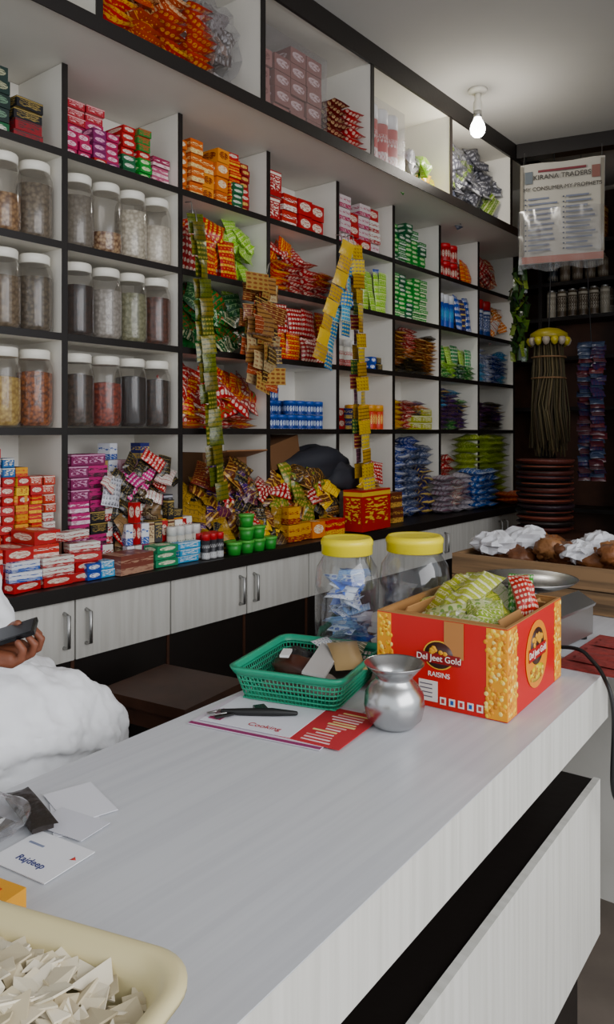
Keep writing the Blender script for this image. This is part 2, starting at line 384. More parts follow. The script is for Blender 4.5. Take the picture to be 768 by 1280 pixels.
# row 5 (top)
obj('tea_carton_stack',lambda m:(boxes(m,1.15,1.5,z5,.29,.085,.05,.12,[DG,('#16304c','#a8b0b8'),G2,('#1a2c28','#6a8a70')],jit=.1),boxes(m,1.5,1.63,z5,.19,.12,.04,.1,[R,K,('#8a1420','#303030')])))
obj('soap_box_stack',lambda m:(boxes(m,1.71,1.83,z5,.13,.06,.036,.12,[P,('#7a1458','#e0a0b8')]),boxes(m,1.77,1.96,z5,.29,.09,.033,.12,[('#a81428','#e8b8b8'),R,P],xf=PF-.08,jit=.05),boxes(m,1.84,1.99,z5,.17,.065,.03,.07,[P,('#7a1858','#e8a8c8'),R])))
obj('soap_box_stack',lambda m:boxes(m,1.99,2.13,z5,.24,.068,.03,.12,[G,R,('#1e7a2e','#c81f2a'),G2],jit=.1))
obj('soap_box_stack',lambda m:boxes(m,2.135,2.24,z5,.13,.1,.04,.12,[('#902048','#ecd0d0'),('#b05070','#ecd0d0')],jit=0))
obj('incense_carton_stack',lambda m:(boxes(m,2.275,2.35,z5,.24,.07,.04,.12,[O,('#c86414','#f4e7c4')],jit=0),boxes(m,2.35,2.60,z5,.28,.08,.065,.12,[O,('#e08a20','#7a2a10'),('#c85c10','#f0d890')],jit=.1)))
obj('soap_box_stack',lambda m:(boxes(m,2.60,2.68,z5,.29,.075,.03,.12,[R,R2],jit=0),boxes(m,2.61,2.7,z5,.15,.075,.025,.05,[G,G2],xf=FX-.002,jit=0),boxes(m,2.68,2.81,z5,.27,.065,.03,.13,[R,R2,('#8a1218','#e8c060'),('#7a1020','#f0d0d0')],jit=.15)))
obj('tea_carton_stack',lambda m:(boxes(m,2.87,2.98,z5,.27,.1,.13,.12,[R,('#a8141a','#f0e0d0')],jit=0),boxes(m,2.985,3.36,z5,.26,.12,.085,.12,[R2,R,('#b8241c','#f0e6d8')],jit=.2)))
obj('detergent_carton_stack',lambda m:boxes(m,3.47,3.93,z5,.30,.11,.07,.12,[W,W,('#d8c8c8','#b01a56'),R],jit=.1))
obj('soap_bar_stack',lambda m:boxes(m,4.02,4.45,z5,.30,.085,.03,.12,[G,G2,('#1c7a30','#e8e8e0')],jit=.35))
obj('health_drink_jar_group',lambda m:(cans(m,4.6,4.96,z5,.05,.125,2,'carton','#b0121a','#e8dcc8','#c81a24'),upright(m,4.96,5.1,z5,.07,.18,.03,[R,R2])))
obj('snack_pouch_heap',lambda m:heap(m,5.17,5.6,z5,.28,.15,.17,.05,[R,('#b82c1c','#f0e0b0')],cnt=16))
# row 4
obj('snack_pouch_heap',lambda m:(upright(m,2.29,2.6,z4,.12,.2,.04,[R2,R,('#b81c12','#f2d23a')],xf=PF+.01,layers=3),heap(m,2.28,2.6,z4+.04,.24,.12,.16,.04,[R2,R,('#b81c12','#f2d23a')],cnt=14)))
obj('chips_pouch_heap',lambda m:heap(m,2.57,2.80,z4,.30,.11,.16,.04,[LG,LG,('#a4c81e','#2a6a1c')],cnt=16))
obj('noodle_pouch_stack',lambda m:(flats(m,2.88,3.37,z4,.2,.13,.15,.038,[R,R2,('#981418','#e0b040')],xf=PF+.015),heap(m,2.88,3.3,z4+.17,.12,.12,.13,.03,[R,R2],cnt=9)))
obj('masala_pouch_group',lambda m:upright(m,3.44,3.96,z4,.065,.28,.03,[G,W,B,G2,LG,CY,W],layers=2,xf=PF+.01))
obj('soap_bar_stack',lambda m:boxes(m,4.02,4.52,z4,.31,.09,.028,.12,[G,G,('#248a38','#e8e8c8'),G2],jit=.12))
obj('shampoo_bottle_group',lambda m:(cans(m,4.62,4.9,z4,.036,.24,1,'carton','#1240a0','#3fa4d0','#d6d8dc'),upright(m,4.86,5.1,z4,.08,.26,.04,[G,B2,B])))
def f(m):
    cans(m,5.2,5.44,z4,.06,.28,1,'carton','#163c80','#d8dce6','#a8141a'); heap(m,5.40,5.72,z4,.28,.12,.16,.05,[BR,O,W],cnt=14)
obj('bleach_bottle_group',f)
# row 3
obj('leafy_snack_pouch_heap',lambda m:heap(m,2.28,2.79,z3,.31,.14,.17,.05,[('#0c5c26','#a8cc90'),('#14782e','#0c4020'),('#0a5426','#d8d0a8'),('#166c28','#b81c1c')],cnt=34))
obj('snack_pouch_group',lambda m:(upright(m,2.9,3.38,z3,.12,.15,.045,[R,R2],layers=2,xf=PF+.01),upright(m,2.95,3.38,z3+.14,.12,.15,.03,[R,R2],layers=2,xf=PF-.02)))
obj('sauce_bottle_group',lambda m:(cans(m,3.46,3.8,z3,.034,.16,1,'carton','#dedcd2','#b3161c','#dedcd6'),boxes(m,3.8,3.94,z3,.12,.06,.04,.1,[B,K,W])))
obj('biscuit_packet_stack',lambda m:flats(m,4.04,4.51,z3,.30,.13,.12,.026,[BR,O,('#6a2c14','#d8b050'),R,K,('#8c3c14','#e0c070')],xf=PF+.01))
obj('wafer_packet_group',lambda m:(upright(m,4.62,5.08,z3+.08,.1,.16,.03,[G,LG,('#248a50','#e8e8c8')]),flats(m,4.62,5.08,z3,.14,.12,.12,.035,[G,LG,G2],xf=PF+.015)))
obj('salt_packet_stack',lambda m:flats(m,5.18,5.68,z3,.27,.13,.12,.035,[CY,B,WB,CY],xf=PF+.01))
# row 2
obj('snack_pouch_heap',lambda m:(flats(m,2.30,2.8,z2,.1,.15,.16,.03,[R,R2],xf=PF+.015),heap(m,2.27,2.82,z2+.04,.24,.14,.2,.04,[R,R,R2,('#b01616','#e8dcc8'),('#b81818','#2a7a30')],cnt=30,xf=PF+.01)))
obj('cream_tub_stack',lambda m:(cans(m,2.88,3.37,z2,.038,.075,2,'carton','#0d3484','#ccd8e8','#184c a4'.replace(' ','')),cans(m,3.0,3.2,z2,.038,.075,4,'carton','#0d3484','#ccd8e8','#184ca4',xf=PF-.16,rows=1)))
obj('jam_jar_group',lambda m:(cans(m,3.7,3.96,z2,.04,.15,1,'carton','#c8341a','#e8c868','#d8941c'),boxes(m,3.46,3.7,z2,.2,.07,.06,.1,[R,K,B2])))
obj('bar_carton_stack',lambda m:(flats(m,4.03,4.5,z2,.2,.14,.14,.03,[B2,PU,Y,O,G,R]),boxes(m,4.22,4.52,z2,.15,.14,.045,.12,[('#a0a02c','#e0e0c0'),Y],xf=PF+.025)))
obj('bar_packet_stack',lambda m:(flats(m,4.6,5.1,z2,.29,.15,.13,.03,[PU,B2,W,G,CY,B2])))
obj('bar_packet_stack',lambda m:flats(m,5.18,5.66,z2,.24,.15,.13,.03,[K,PU,('#2a1038','#a8608c'),B2]))
# ledge row
obj('toothpaste_carton_stack',lambda m:(boxes(m,1.14,1.58,z1,.20,.11,.048,.14,[('#c02418','#e8dcd0'),R2,O,R],xf=-2.355,jit=.2),boxes(m,1.36,1.74,z1,.15,.125,.034,.05,[W,R,WB,R],xf=-2.33,rz=14,jit=.3),
   boxes(m,1.56,1.74,z1+.15,.04,.13,.032,.05,[W,R],xf=-2.335,rz=24),boxes(m,1.66,1.80,z1,.07,.065,.03,.05,[B,CY],xf=-2.325)))
obj('small_carton_stack',lambda m:(boxes(m,1.13,1.56,z1,.50,.052,.034,.09,[O,R,R2,('#1a60a8','#f0dc20'),Y,('#d04018','#f2e020'),('#1c62a0','#f0e8d0'),W,W,('#d89810','#c01820')],xf=-2.51,jit=.15,rz=8),boxes(m,1.5,1.66,z1,.44,.05,.034,.09,[R,R2,Y,('#b82c18','#e8dcc8'),B,W],xf=-2.505,jit=.2,rz=8)))
obj('hair_dye_box_stack',lambda m:(boxes(m,1.71,1.90,z1,.50,.09,.045,.1,[('#b01868','#e8d0dc'),('#7a1450','#d098b8'),K,('#2a1622','#c090a0'),('#b01868','#301020')],xf=-2.50,jit=.08)))
obj('cosmetics_box_heap',lambda m:(boxes(m,1.89,2.24,z1,.52,.055,.07,.06,[W,K,('#c8a0a8','#8a1848'),('#34343c','#c8c8c8'),('#a88c50','#402810'),WB,B2],xf=-2.58,jit=.15,rz=24),
   boxes(m,1.87,2.24,z1,.42,.05,.09,.045,[K,W,('#6a4a30','#c8b088'),('#282830','#a8a8b0'),MG],xf=-2.50,jit=.35,rz=30),
   heap(m,1.86,2.24,z1,.48,.07,.11,.025,[W,K,MG,('#8a6c48','#281c10'),('#b8b8c0','#282830'),('#46301e','#b8a880'),R,K,K],xf=-2.44,cnt=48,depth=.12),
   boxes(m,1.92,2.27,z1,.27,.035,.085,.035,[W,WB,K,('#c8b088','#603018'),MG,R],xf=-2.42,jit=.4,rz=25)))
obj('patterned_carton',lambda m:m.box(T(-2.375,1.87,z1+.038)@RZ(6),(.11,.17,.072),'carton',C('#7a4034'),C('#b08870')))
obj('blue_box_stack',lambda m:(boxes(m,1.98,2.24,z1,.10,.125,.028,.08,[('#1c7cb0','#e8e0b8'),CY,('#24885a','#e8e8c8'),Y],xf=-2.335),boxes(m,2.0,2.30,z1,.24,.055,.035,.06,[Y,W,R,('#8cb08c','#303030'),K],xf=-2.43,jit=.3,rz=12)))
obj('small_bottle_group',lambda m:(cans(m,2.24,2.40,z1,.02,.11,1,'carton','#2a2a30','#d0d0d0','#b81c26',xf=-2.33,rows=2),cans(m,2.1,2.3,z1,.022,.15,1,'carton','#c8c4b8','#2a5a38','#d8d6d0',xf=-2.385,rows=1)))
obj('agarbatti_packet_heap',lambda m:(heap(m,2.28,2.82,z1,.40,.12,.16,.04,[BR,BR,R,PU,GD,K,('#7c2a1c','#c8a050'),K,('#3a2416','#a08040'),('#5c1c3c','#c8a050')],xf=-2.45,cnt=70,depth=.2),heap(m,2.3,2.9,z1,.17,.08,.12,.03,[BR,R,GD,K,Y,('#4a3020','#b09050')],xf=-2.375,cnt=26,depth=.05)))
def f(m):
    for i,(y,k) in enumerate([(2.42,1),(2.50,3),(2.575,2),(2.655,1),(2.46,1)]):
        for q in range(k):
            Mx=T(-2.34-(.075 if i==4 else 0),y,z1+q*.058+.001); m.lathe([(.028,0),(.034,.05)],Mx,16,'vc',C('#2c8e30')); m.lathe([(.036,.044),(.036,.055),(.03,.056)],Mx,16,'vc',C('#52ac44'))
obj('green_cup_stack',f)
obj('open_cardboard_box',lambda m:(m.bx(-2.78,-2.62,2.50,2.52,z1,z1+.44,'vcr',C('#6e4a2c')),m.bx(-2.78,-2.62,2.78,2.8,z1,z1+.44,'vcr',C('#7a5232')),m.bx(-2.63,-2.62,2.52,2.78,z1,z1+.42,'vcr',C('#7a502e')),m.box(T(-2.56,2.66,z1+.43)@RY(-14),(.16,.28,.006),'vcr',C('#8a5e3a'))))
obj('masala_box_stack',lambda m:(boxes(m,2.84,3.32,z1,.22,.09,.085,.07,[Y,R2,('#d09414','#8a1818'),R,O],xf=-2.36,jit=.5,rz=14),heap(m,2.8,3.36,z1+.08,.28,.10,.14,.04,[R,Y,BR,BR,K,('#402814','#c89848'),GD,('#6a7a20','#c8a050')],xf=-2.43,cnt=46,depth=.12)))
obj('red_gift_carton',lambda m:m.box(T(-2.37,3.50,z1+.115)@RZ(3),(.12,.30,.22),'carton',C('#b01610'),C('#e0b43c')))
def f(m): m.lump((-2.585,3.26,z1+.36),(.13,.27,.11),'vcr',C('#20212a'),None,.16,14,1.6); m.lump((-2.5,3.42,z1+.29),(.08,.15,.08),'vcr',C('#26262e'),None,.16,12,2)
obj('dark_cloth_bundle',f)
obj('brown_cardboard_box',lambda m:(m.box(T(-2.64,2.99,z1+.43)@RZ(8)@RX(12),(.2,.28,.13),'vcr',C('#6e4a2c')),m.bx(-2.78,-2.56,2.87,3.36,z1,z1+.24,'vcr',C('#5e4028'))))
obj('kraft_carton_stack',lambda m:(boxes(m,3.68,3.96,z1,.21,.13,.09,.12,[('#7e4428','#b88c54'),BR,('#8a281c','#d0a050')],xf=-2.4),heap(m,3.64,3.95,z1+.15,.2,.11,.14,.04,[BR,R,Y],cnt=10,xf=-2.48)))
obj('flour_bag_stack',lambda m:(flats(m,4.02,4.5,z1,.52,.16,.14,.05,[('#1a3688','#c4c4cc'),('#2c4ca0','#d4d4d4'),B2,('#4a587c','#b4b4bc')],xf=-2.51),flats(m,4.45,4.9,z1,.27,.13,.14,.035,[W,('#b4acb4','#6a2848'),('#c4bcc4','#303058')],xf=-2.39)))
obj('sugar_bag_stack',lambda m:flats(m,4.85,5.2,z1,.31,.16,.2,.045,[('#1a58ac','#ccd4dc'),('#0e4898','#c4ccd4')],xf=-2.35))
obj('lime_pouch_stack',lambda m:flats(m,5.02,5.66,z1,.54,.2,.2,.042,[('#98b024','#d0d890'),('#a8b830','#bcc87c')],xf=-2.48))
obj('orange_packet_stack',lambda m:(flats(m,4.64,4.98,z1,.5,.16,.12,.06,[O,R,('#b84e2c','#e0c090')],xf=-2.6)))
obj('orange_packet_stack',lambda m:(flats(m,5.35,5.82,z1,.09,.2,.16,.04,[('#d05428','#e0b080')],xf=-2.34)))

# overhead shelf stock
zu=2.921
obj('toffee_packet_stack',lambda m:(flats(m,1.66,1.95,zu,.20,.15,.2,.04,[('#b8401c','#f0b040'),R2],xf=-2.26),heap(m,1.68,2.0,zu+.1,.34,.11,.17,.045,[('#b03a18','#e0a038'),('#c04a18','#e8d0a0'),R2,('#7a2a12','#d8b070')],xf=-2.28,cnt=34),flats(m,1.95,2.2,zu,.37,.13,.16,.034,[('#b82c12','#e0a038'),('#c04a18','#e8d0a0'),R2],xf=-2.25)))
obj('plastic_wrapped_bundle',lambda m:(heap(m,2.05,2.43,zu,.38,.13,.15,.07,[('#6a4636','#b09480'),('#7a5c4c','#c0b8b8'),('#4e3830','#b0acac'),('#8a8080','#4e3830')],xf=-2.30,cnt=30),m.crumple((-2.42,2.26,zu+.20),(.22,.22,.22),'film',C('#cccccc'),12)))
def f(m):
    boxes(m,2.50,2.98,zu,.40,.12,.075,.2,[('#98625a','#c8a0a8'),('#a07068','#7a4840'),('#885650','#d0b8b8')],xf=-2.27,jit=.1,rz=1)
    m.bx(-2.49,-2.262,2.49,2.99,zu+.001,zu+.39,'film')
obj('wrapped_carton_stack',f)
obj('biscuit_packet_stack',lambda m:flats(m,2.99,3.27,zu,.24,.14,.14,.036,[R,('#901818','#d0a850'),('#6a1414','#d8b888')],xf=-2.23))
obj('drink_bottle_pack',lambda m:(cans(m,3.345,3.66,zu,.05,.32,1,'carton','#b81824','#d8c8c8','#d8d8d8',xf=-2.24),m.bx(-2.46,-2.235,3.335,3.67,zu+.001,zu+.34,'film')))
obj('plastic_bag_bundle',lambda m:(heap(m,3.72,4.13,zu,.2,.13,.15,.06,[LG,Y,('#c8c8cc','#888890'),G,('#a8c038','#b02020')],xf=-2.24,cnt=18),m.crumple((-2.36,3.82,zu+.11),(.12,.14,.12),'film',C('#cccccc'),10)))
obj('grocery_pouch_heap',lambda m:(heap(m,4.18,5.0,zu,.44,.17,.2,.06,[('#50505a','#b0b0b8'),('#888890','#44444c'),('#3c404e','#888890'),('#44444c','#9898a0'),('#6a8a20','#c8c8a0'),('#5c5c66','#c0c0c4'),('#343a48','#b0b0b8')],xf=-2.25,cnt=80,depth=.3),m.crumple((-2.4,4.5,zu+.24),(.16,.28,.2),'film',C('#cccccc'),12)))

# ------------------------------------------------------------ hanging sachet strips
def strip(name,p0,p1,w,h,pal,sway=.02,t=.012,hook=True,yaw=0):
    m=MB(); p0=Vector(p0);p1=Vector(p1); L=(p1-p0).length; n=max(2,int(L/h)); d=(p1-p0).normalized()
    ang=math.degrees(math.atan2(d.y,-d.z))
    for i in range(n):
        f_=(i+.5)/n; p=p0+(p1-p0)*f_; p.y+=math.sin(f_*5)*sway; p.x+=math.sin(f_*7+1)*.01
        a,b_=pal[i%len(pal)]
        m.pillow(T(*p)@RZ(yaw+rnd.uniform(-22,22))@RX(ang)@FACE,w,h*1.0,t,'pouch',C(a),C(b_),n=4)
    if hook: m.tube([p0+Vector((0,0,.0)),p0+Vector((-.01,0,.05)),p0+Vector((-.045,0,.055))],.003,'steelb',seg=6)
    return m.done(name)
GG=[('#5e6412','#283808'),('#7a7018','#2c4414'),('#4a5610','#a89840'),('#6a5c12','#303a10')]
strip('sachet_strip',(-2.44,2.27,2.44),(-2.43,2.41,1.26),.085,.085,GG,.012)
strip('sachet_strip',(-2.42,2.275,2.40),(-2.41,2.425,1.20),.07,.08,GG[::-1],.012)
YB=[('#d8b01c','#1d4fa3'),('#c89c18','#303a70')]; BL=[('#3494c0','#e0d8a0'),('#1a6ca4','#d8c038')]
strip('sachet_strip',(-2.36,3.29,2.50),(-2.36,3.06,1.86),.085,.08,YB,.02)
strip('sachet_strip',(-2.40,3.31,2.50),(-2.38,3.17,1.82),.08,.08,BL,.03)
strip('sachet_strip',(-2.37,3.33,2.49),(-2.36,3.29,2.0),.075,.08,BL,.02)
strip('sachet_strip',(-2.36,3.36,2.50),(-2.34,3.50,1.02),.10,.075,[('#c8a418','#6a2418'),('#dcbc1a','#2a4a8a'),('#b88c12','#503010')],.015)
strip('sachet_strip',(-2.40,3.40,2.46),(-2.40,3.47,1.25),.08,.08,[('#7a2030','#c8a050'),('#502840','#c08898'),GD,('#2e6430','#c8b850')],.015)
m=MB()
for i in range(44):
    a,b_=rnd.choice([('#986c38','#4a2010'),('#b08a48','#7a3018'),('#7a3a1e','#c8a860'),('#a04426','#d8b888'),('#b09a70','#7a4428'),('#3a1c10','#b89850')])
    q=rnd.random(); y=2.58+rnd.random()*.13+.05*(1-q); z=1.72+.48*q
    m.pillow(T(-2.42+rnd.random()*.07,y,z)@RZ(rnd.uniform(-30,30))@FACE@RZ(rnd.uniform(-12,6)),.15,.08,.010,'pouch',C(a),C(b_),n=4)
m.tube([(-2.38,2.66,2.18),(-2.44,2.76,2.30),(-2.49,2.83,2.33)],.003,'steelb',seg=6)
m.done('hanging_card_packets')

# ------------------------------------------------------------ main counter
CM=RZ(3.01)
m=MB()
m.bx(-1.16,-.511,-.7,2.02,.865,.9,'ctop',Mx=CM)
m.bx(-.531,-.5105,-.7,2.02,.78,.8985,'cfront',Mx=CM)
m.bx(-1.12,-.53,1.985,2.018,.80,.865,'cfront',Mx=CM)
m.bx(-1.10,-.66,-.66,1.9,0,.865,'black',Mx=CM)
m.bx(-1.12,-1.10,-.66,1.9,0.02,.865,'cfront',Mx=CM)
m.bx(-.66,-.527,-.7,1.95,.62,.645,'black',Mx=CM)
m.bx(-.527,-.511,-.7,1.95,.27,.65,'cfront',Mx=CM)
m.bx(-.66,-.56,-.7,1.93,0,.26,'black',Mx=CM)
m.done('shop_counter')
m=MB()
m.bx(-1.42,.5,2.03,3.15,.865,.9,'ctop'); m.bx(-1.38,.46,2.52,2.54,0,.865,'cfront'); m.bx(-1.38,.46,3.09,3.11,0,.865,'cfront')
m.bx(-1.38,-1.36,2.54,3.09,0,.865,'cfront'); m.bx(.44,.46,2.54,3.09,0,.865,'cfront')
m.done('side_counter')

# ------------------------------------------------------------ raisin carton
e=MB(); cx,cy=-.828,1.665; rz=4
BM=T(cx,cy,.901)@RZ(rz)
rw,rl,rh=.305,.37,.192
red=C('#cc1418'); yel=C('#e89c12'); kr=C('#a87a48')
for (x0,x1,y0,y1) in((-rw/2,rw/2,-rl/2,-rl/2+.004),(-rw/2,rw/2,rl/2-.004,rl/2),(-rw/2,-rw/2+.004,-rl/2+.004,rl/2-.004),(rw/2-.004,rw/2,-rl/2+.004,rl/2-.004)):
    e.bx(x0,x1,y0,y1,0,rh,'vc',red,Mx=BM)
e.bx(-rw/2+.004,rw/2-.004,-rl/2+.004,rl/2-.004,0,.004,'vcr',kr,Mx=BM)
for (x0,x1,y0,y1) in((-rw/2+.004,rw/2-.004,-rl/2+.004,-rl/2+.006),(-rw/2+.004,rw/2-.004,rl/2-.006,rl/2-.004),(-rw/2+.004,-rw/2+.006,-rl/2+.006,rl/2-.006),(rw/2-.006,rw/2-.004,-rl/2+.006,rl/2-.006)):
    e.bx(x0,x1,y0,y1,.004,rh-.001,'vcr',kr,Mx=BM)
for (x0,x1,y0,y1) in((-rw/2,rw/2,-rl/2-.0005,-rl/2+.0065),(-rw/2,rw/2,rl/2-.0065,rl/2),(-rw/2-.0005,-rw/2+.0065,-rl/2+.006,rl/2-.006),(rw/2-.0065,rw/2+.0005,-rl/2+.006,rl/2-.006)):
    e.bx(x0,x1,y0,y1,rh,rh+.0018,'vcr',kr,Mx=BM)
e.box(BM@T(.118,.03,rh-.035)@RY(68),(.07,.28,.003),'vcr',kr)
e.box(BM@T(0,.15,rh-.03)@RX(-60),(.26,.06,.003),'vcr',C('#b5895a'))
e.box(BM@T(0,-.155,rh-.035)@RX(62),(.26,.07,.003),'vcr',kr)
e.box(BM@T(-.125,.02,rh-.03)@RY(-62),(.07,.28,.003),'vcr',C('#b88654'))
carton=e.done('raisin_carton')
g=MB()
g.bx(-rw/2,-rw/2+.035,-rl/2-.001,-rl/2,0.002,rh-.002,'vc',yel,Mx=BM)
g.bx(rw/2-.045,rw/2,-rl/2-.001,-rl/2,0.002,rh-.002,'vc',yel,Mx=BM)
g.bx(rw/2,rw/2+.001,-rl/2,-rl/2+.055,0.002,rh-.002,'vc',yel,Mx=BM)
g.bx(rw/2,rw/2+.001,rl/2-.05,rl/2,0.002,rh-.002,'vc',yel,Mx=BM)
for i in range(420):
    sel=rnd.random(); z=rnd.uniform(.006,rh-.006); col=rnd.choice([C('#f8cc40'),C('#e89a14'),C('#fae080'),C('#c87c0c'),C('#f4b824')])
    if sel<.22: p=(rnd.uniform(-rw/2+.004,-rw/2+.037),-rl/2-.001,z)
    elif sel<.5: p=(rnd.uniform(rw/2-.047,rw/2-.004),-rl/2-.001,z)
    elif sel<.8: p=(rw/2+.001,rnd.uniform(-rl/2+.004,-rl/2+.058),z)
    else: p=(rw/2+.001,rnd.uniform(rl/2-.053,rl/2-.004),z)
    q=BM@Vector(p); g.lump(q,((.005,.0012,.005) if sel<.5 else (.0012,.005,.005)),'vc',col,None,.1,4,1)
FR=BM@T(0,-rl/2-.0012,0)@RX(90)
g.lathe([(.034,0),(.034,.0012),(.001,.0013)],FR@T(.0,.115,0)@Matrix.Diagonal((1,.85,1,1)),24,'vc',C('#3a1410'))
g.lathe([(.037,0),(.037,.0008)],FR@T(.0,.115,0)@Matrix.Diagonal((1,.85,1,1)),24,'vc',C('#e0b040'))
for i in range(7): g.lump(FR@Vector((rnd.uniform(-.018,.018),.126+rnd.uniform(-.006,.006),.002)),(.006,.0015,.005),'vc',C('#e0a030'),None,.1,4,1)
g.box(FR@T(.0,.108,.0016),(.1,.022,.001),'vc',C('#8a1014'))
g.box(FR@T(.035,.152,.0008),(.045,.078,.0006),'vcr',C('#b87c46'))
g.box(FR@T(-.025,.035,.0008),(.045,.045,.0006),'vcr',C('#e8e0d8'))
for i in range(4): g.box(FR@T(-.03+.0,.022+i*.009,.0012),(.03,.0025,.0006),'vcr',C('#6a6470'))
for i in range(5): g.box(FR@T(.010+i*.021,.018,.0008),(.014,.016,.0006),'vcr',C('#ece6dc')); g.box(FR@T(.010+i*.021,.018,.0014),(.007,.009,.0003),'vcr',C(['#b03030','#1d4fa3'][i%2]))
SD=BM@T(rw/2+.0012,0,0)@RZ(90)@RX(90)
g.lathe([(.075,0),(.075,.0008)],SD@T(.0,.10,0),28,'vc',C('#e88c14'))
g.lathe([(.046,0),(.046,.0014),(.001,.0016)],SD@T(-.0,.118,0)@Matrix.Diagonal((1,.9,1,1)),26,'vc',C('#3c1c10'))
for i in range(16): g.lump(SD@Vector((rnd.uniform(-.03,.03),.134+rnd.uniform(-.012,.012),.002)),(.0015,.007,.006),'vc',C('#e0a030'),None,.1,4,1)
g.box(SD@T(0,.105,.0018),(.115,.028,.001),'vc',C('#a81418'))
g.lathe([(.045,0),(.012,.0014)],SD@T(0,.058,.0005)@Matrix.Diagonal((1.3,.5,1,1)),16,'vc',C('#e8d428'))
for i in range(22): g.lump(SD@Vector((rnd.uniform(-.045,.045),.058+rnd.uniform(-.012,.014),.002)),(.0015,.006,.005),'vc',C(['#c88a20','#e8c850','#a86a18'][i%3]),None,.1,4,1)
g.done('print_panels',carton)
wt=simple('print_white','#f4f0e6',.5); bk=simple('print_black','#18100c',.5); bl=simple('print_blue','#24306e',.5); rd=simple('print_red','#b02030',.5)
text('Del Jeet Gold',.019,FR@T(0,.108,.0024),wt,carton,'front_title')
text('RAISINS',.015,FR@T(.0,.072,.0006),wt,carton,'front_subtitle')
text('Del Jeet Gold',.021,SD@T(0,.105,.0026),wt,carton,'side_title')
m=MB()
for (x,y,z,w_,h_,r1,r2,c1,c2) in((-.09,.05,.19,.09,.16,32,-38,'#b4b838','#e8e0b8'),(-.03,-.02,.18,.09,.17,18,-70,'#c4c890','#5a8a28'),(.02,.03,.19,.09,.17,24,60,'#b8b848','#3c6a20'),(.06,-.06,.175,.09,.15,25,30,'#849c34','#e8e0b8'),(.105,.06,.215,.055,.10,58,50,'#c02018','#e8d8c0'),(.08,.10,.20,.06,.13,50,15,'#3c8a30','#e8e8d0'),(-.06,-.09,.16,.09,.17,15,-75,'#a0b04c','#e8e8d8'),(.03,.11,.19,.09,.17,30,80,'#d0ccb0','#6a9a30'),(-.06,.11,.18,.09,.17,34,-10,'#909c3c','#e0e0c8'),(.06,-.1,.16,.09,.17,14,85,'#c4c494','#608a30'),(-.01,.02,.215,.09,.16,26,-20,'#b0b844','#e0dcc0')):
    m.pillow(BM@T(x,y,z)@RZ(r2)@RX(r1),w_,h_,.035,'pouch',C(c1),C(c2),cr=.25,n=8)
m.bx(-.11,.11,-.13,.13,.006,.12,'vcb',C('#8a8a50'),Mx=BM)
m.done('snack_packets')

# ------------------------------------------------------------ yellow-lid jars
def bigjar(x,y,rad,h,kind):
    m=MB(); Mx=T(x,y,.901)@RZ(20)
    m.lathe([(rad*.86,0),(rad*.95,.006),(rad,.03),(rad*.985,h*.25),(rad,h*.28),(rad,h*.62),(rad*.93,h*.76),(rad*.74,h*.84),(rad*.70,h*.86)],Mx,32,'bigglass')
    m.lathe([(rad*.74,h*.86),(rad*.79,h*.865),(rad*.79,h*.93),(rad*.81,h*.935),(rad*.81,h*.965),(rad*.74,h*.99),(rad*.70,h*.985),(rad*.3,h*.985)],Mx,36,'yellow')
    if kind=='sachets':
        for i in range(46):
            z=.03+(i/46)*h*.64
            a=rnd.uniform(0,6.28); r=rnd.uniform(0,rad*.42)
            m.pillow(Mx@T(r*math.cos(a),r*math.sin(a),z)@RZ(rnd.uniform(0,360))@RX(rnd.uniform(10,60)),rad*.95,rad*.7,.014,'pouch',C(rnd.choice(['#d8e2ee','#e8ecf2','#2a60c0','#8fb4dc'])),C(rnd.choice(['#1448ac','#1448ac','#e8ecf2'])),n=4)
    else:
        m.lathe([(rad*.84,.006),(rad*.93,.03),(rad*.9,.075),(rad*.5,.085),(.01,.088)],Mx,18,'grain',C('#a8683c'),C('#5a2c18'))
        for i in range(14):
            a=rnd.uniform(0,6.28); r=rnd.uniform(rad*.3,rad*.75)
            m.lump(Mx@Vector((r*math.cos(a),r*math.sin(a),.09)),(.012,.016,.007),'vcb',C('#b8845c'),None,.2,4,2)
        for i in range(12):
            a=rnd.uniform(0,6.28); r=rad*.5
            m.pillow(Mx@T(r*math.cos(a),r*math.sin(a),.12+.05*rnd.random())@RZ(rnd.uniform(0,360))@RX(rnd.uniform(20,70)),.06,.07,.012,'film',C('#cccccc'),n=4)
    m.done('candy_jar')
bigjar(-1.150,1.605,.083,.333,'sachets')
bigjar(-1.045,1.765,.094,.33,'x')

# ------------------------------------------------------------ rounded-rect vessels
def rr(hw,hl,r,n=5):
    o=[]
    for (sx,sy,a0) in((1,1,0),(-1,1,90),(-1,-1,180),(1,-1,270)):
        for i in range(n+1):
            a=math.radians(a0+90*i/n); o.append((sx*(hw-r)+r*math.cos(a),sy*(hl-r)+r*math.sin(a)))
    return o
def vessel(m,Mx,loops,mat,capb=True,n=5):
    P=[[Mx@Vector((x,y,z)) for x,y in rr(hw,hl,r,n)] for hw,hl,r,z in loops]
    o=len(m.v); m.grid(P,mat,WHT,None,True,True)
    k=len(P[0])
    if capb: m.face([o+j for j in range(k)][::-1],mat,WHT,None,[(0,0)]*k)
    return P
KM=T(-1.112,1.405,.9065)@RZ(16)@Matrix.Diagonal((1.05,1.06,1.05,1))
def resamp(P,n):
    L=[0]
    for i in range(len(P)): L.append(L[-1]+(P[(i+1)%len(P)]-P[i]).length)
    out=[]
    for q in range(n):
        d=L[-1]*q/n
        for i in range(len(P)):
            if L[i+1]>=d: out.append(P[i].lerp(P[(i+1)%len(P)],(d-L[i])/(L[i+1]-L[i]+1e-9))); break
    return out
m=MB()
m.bx(-.105,.105,-.12,.12,0,.003,'green',Mx=KM)
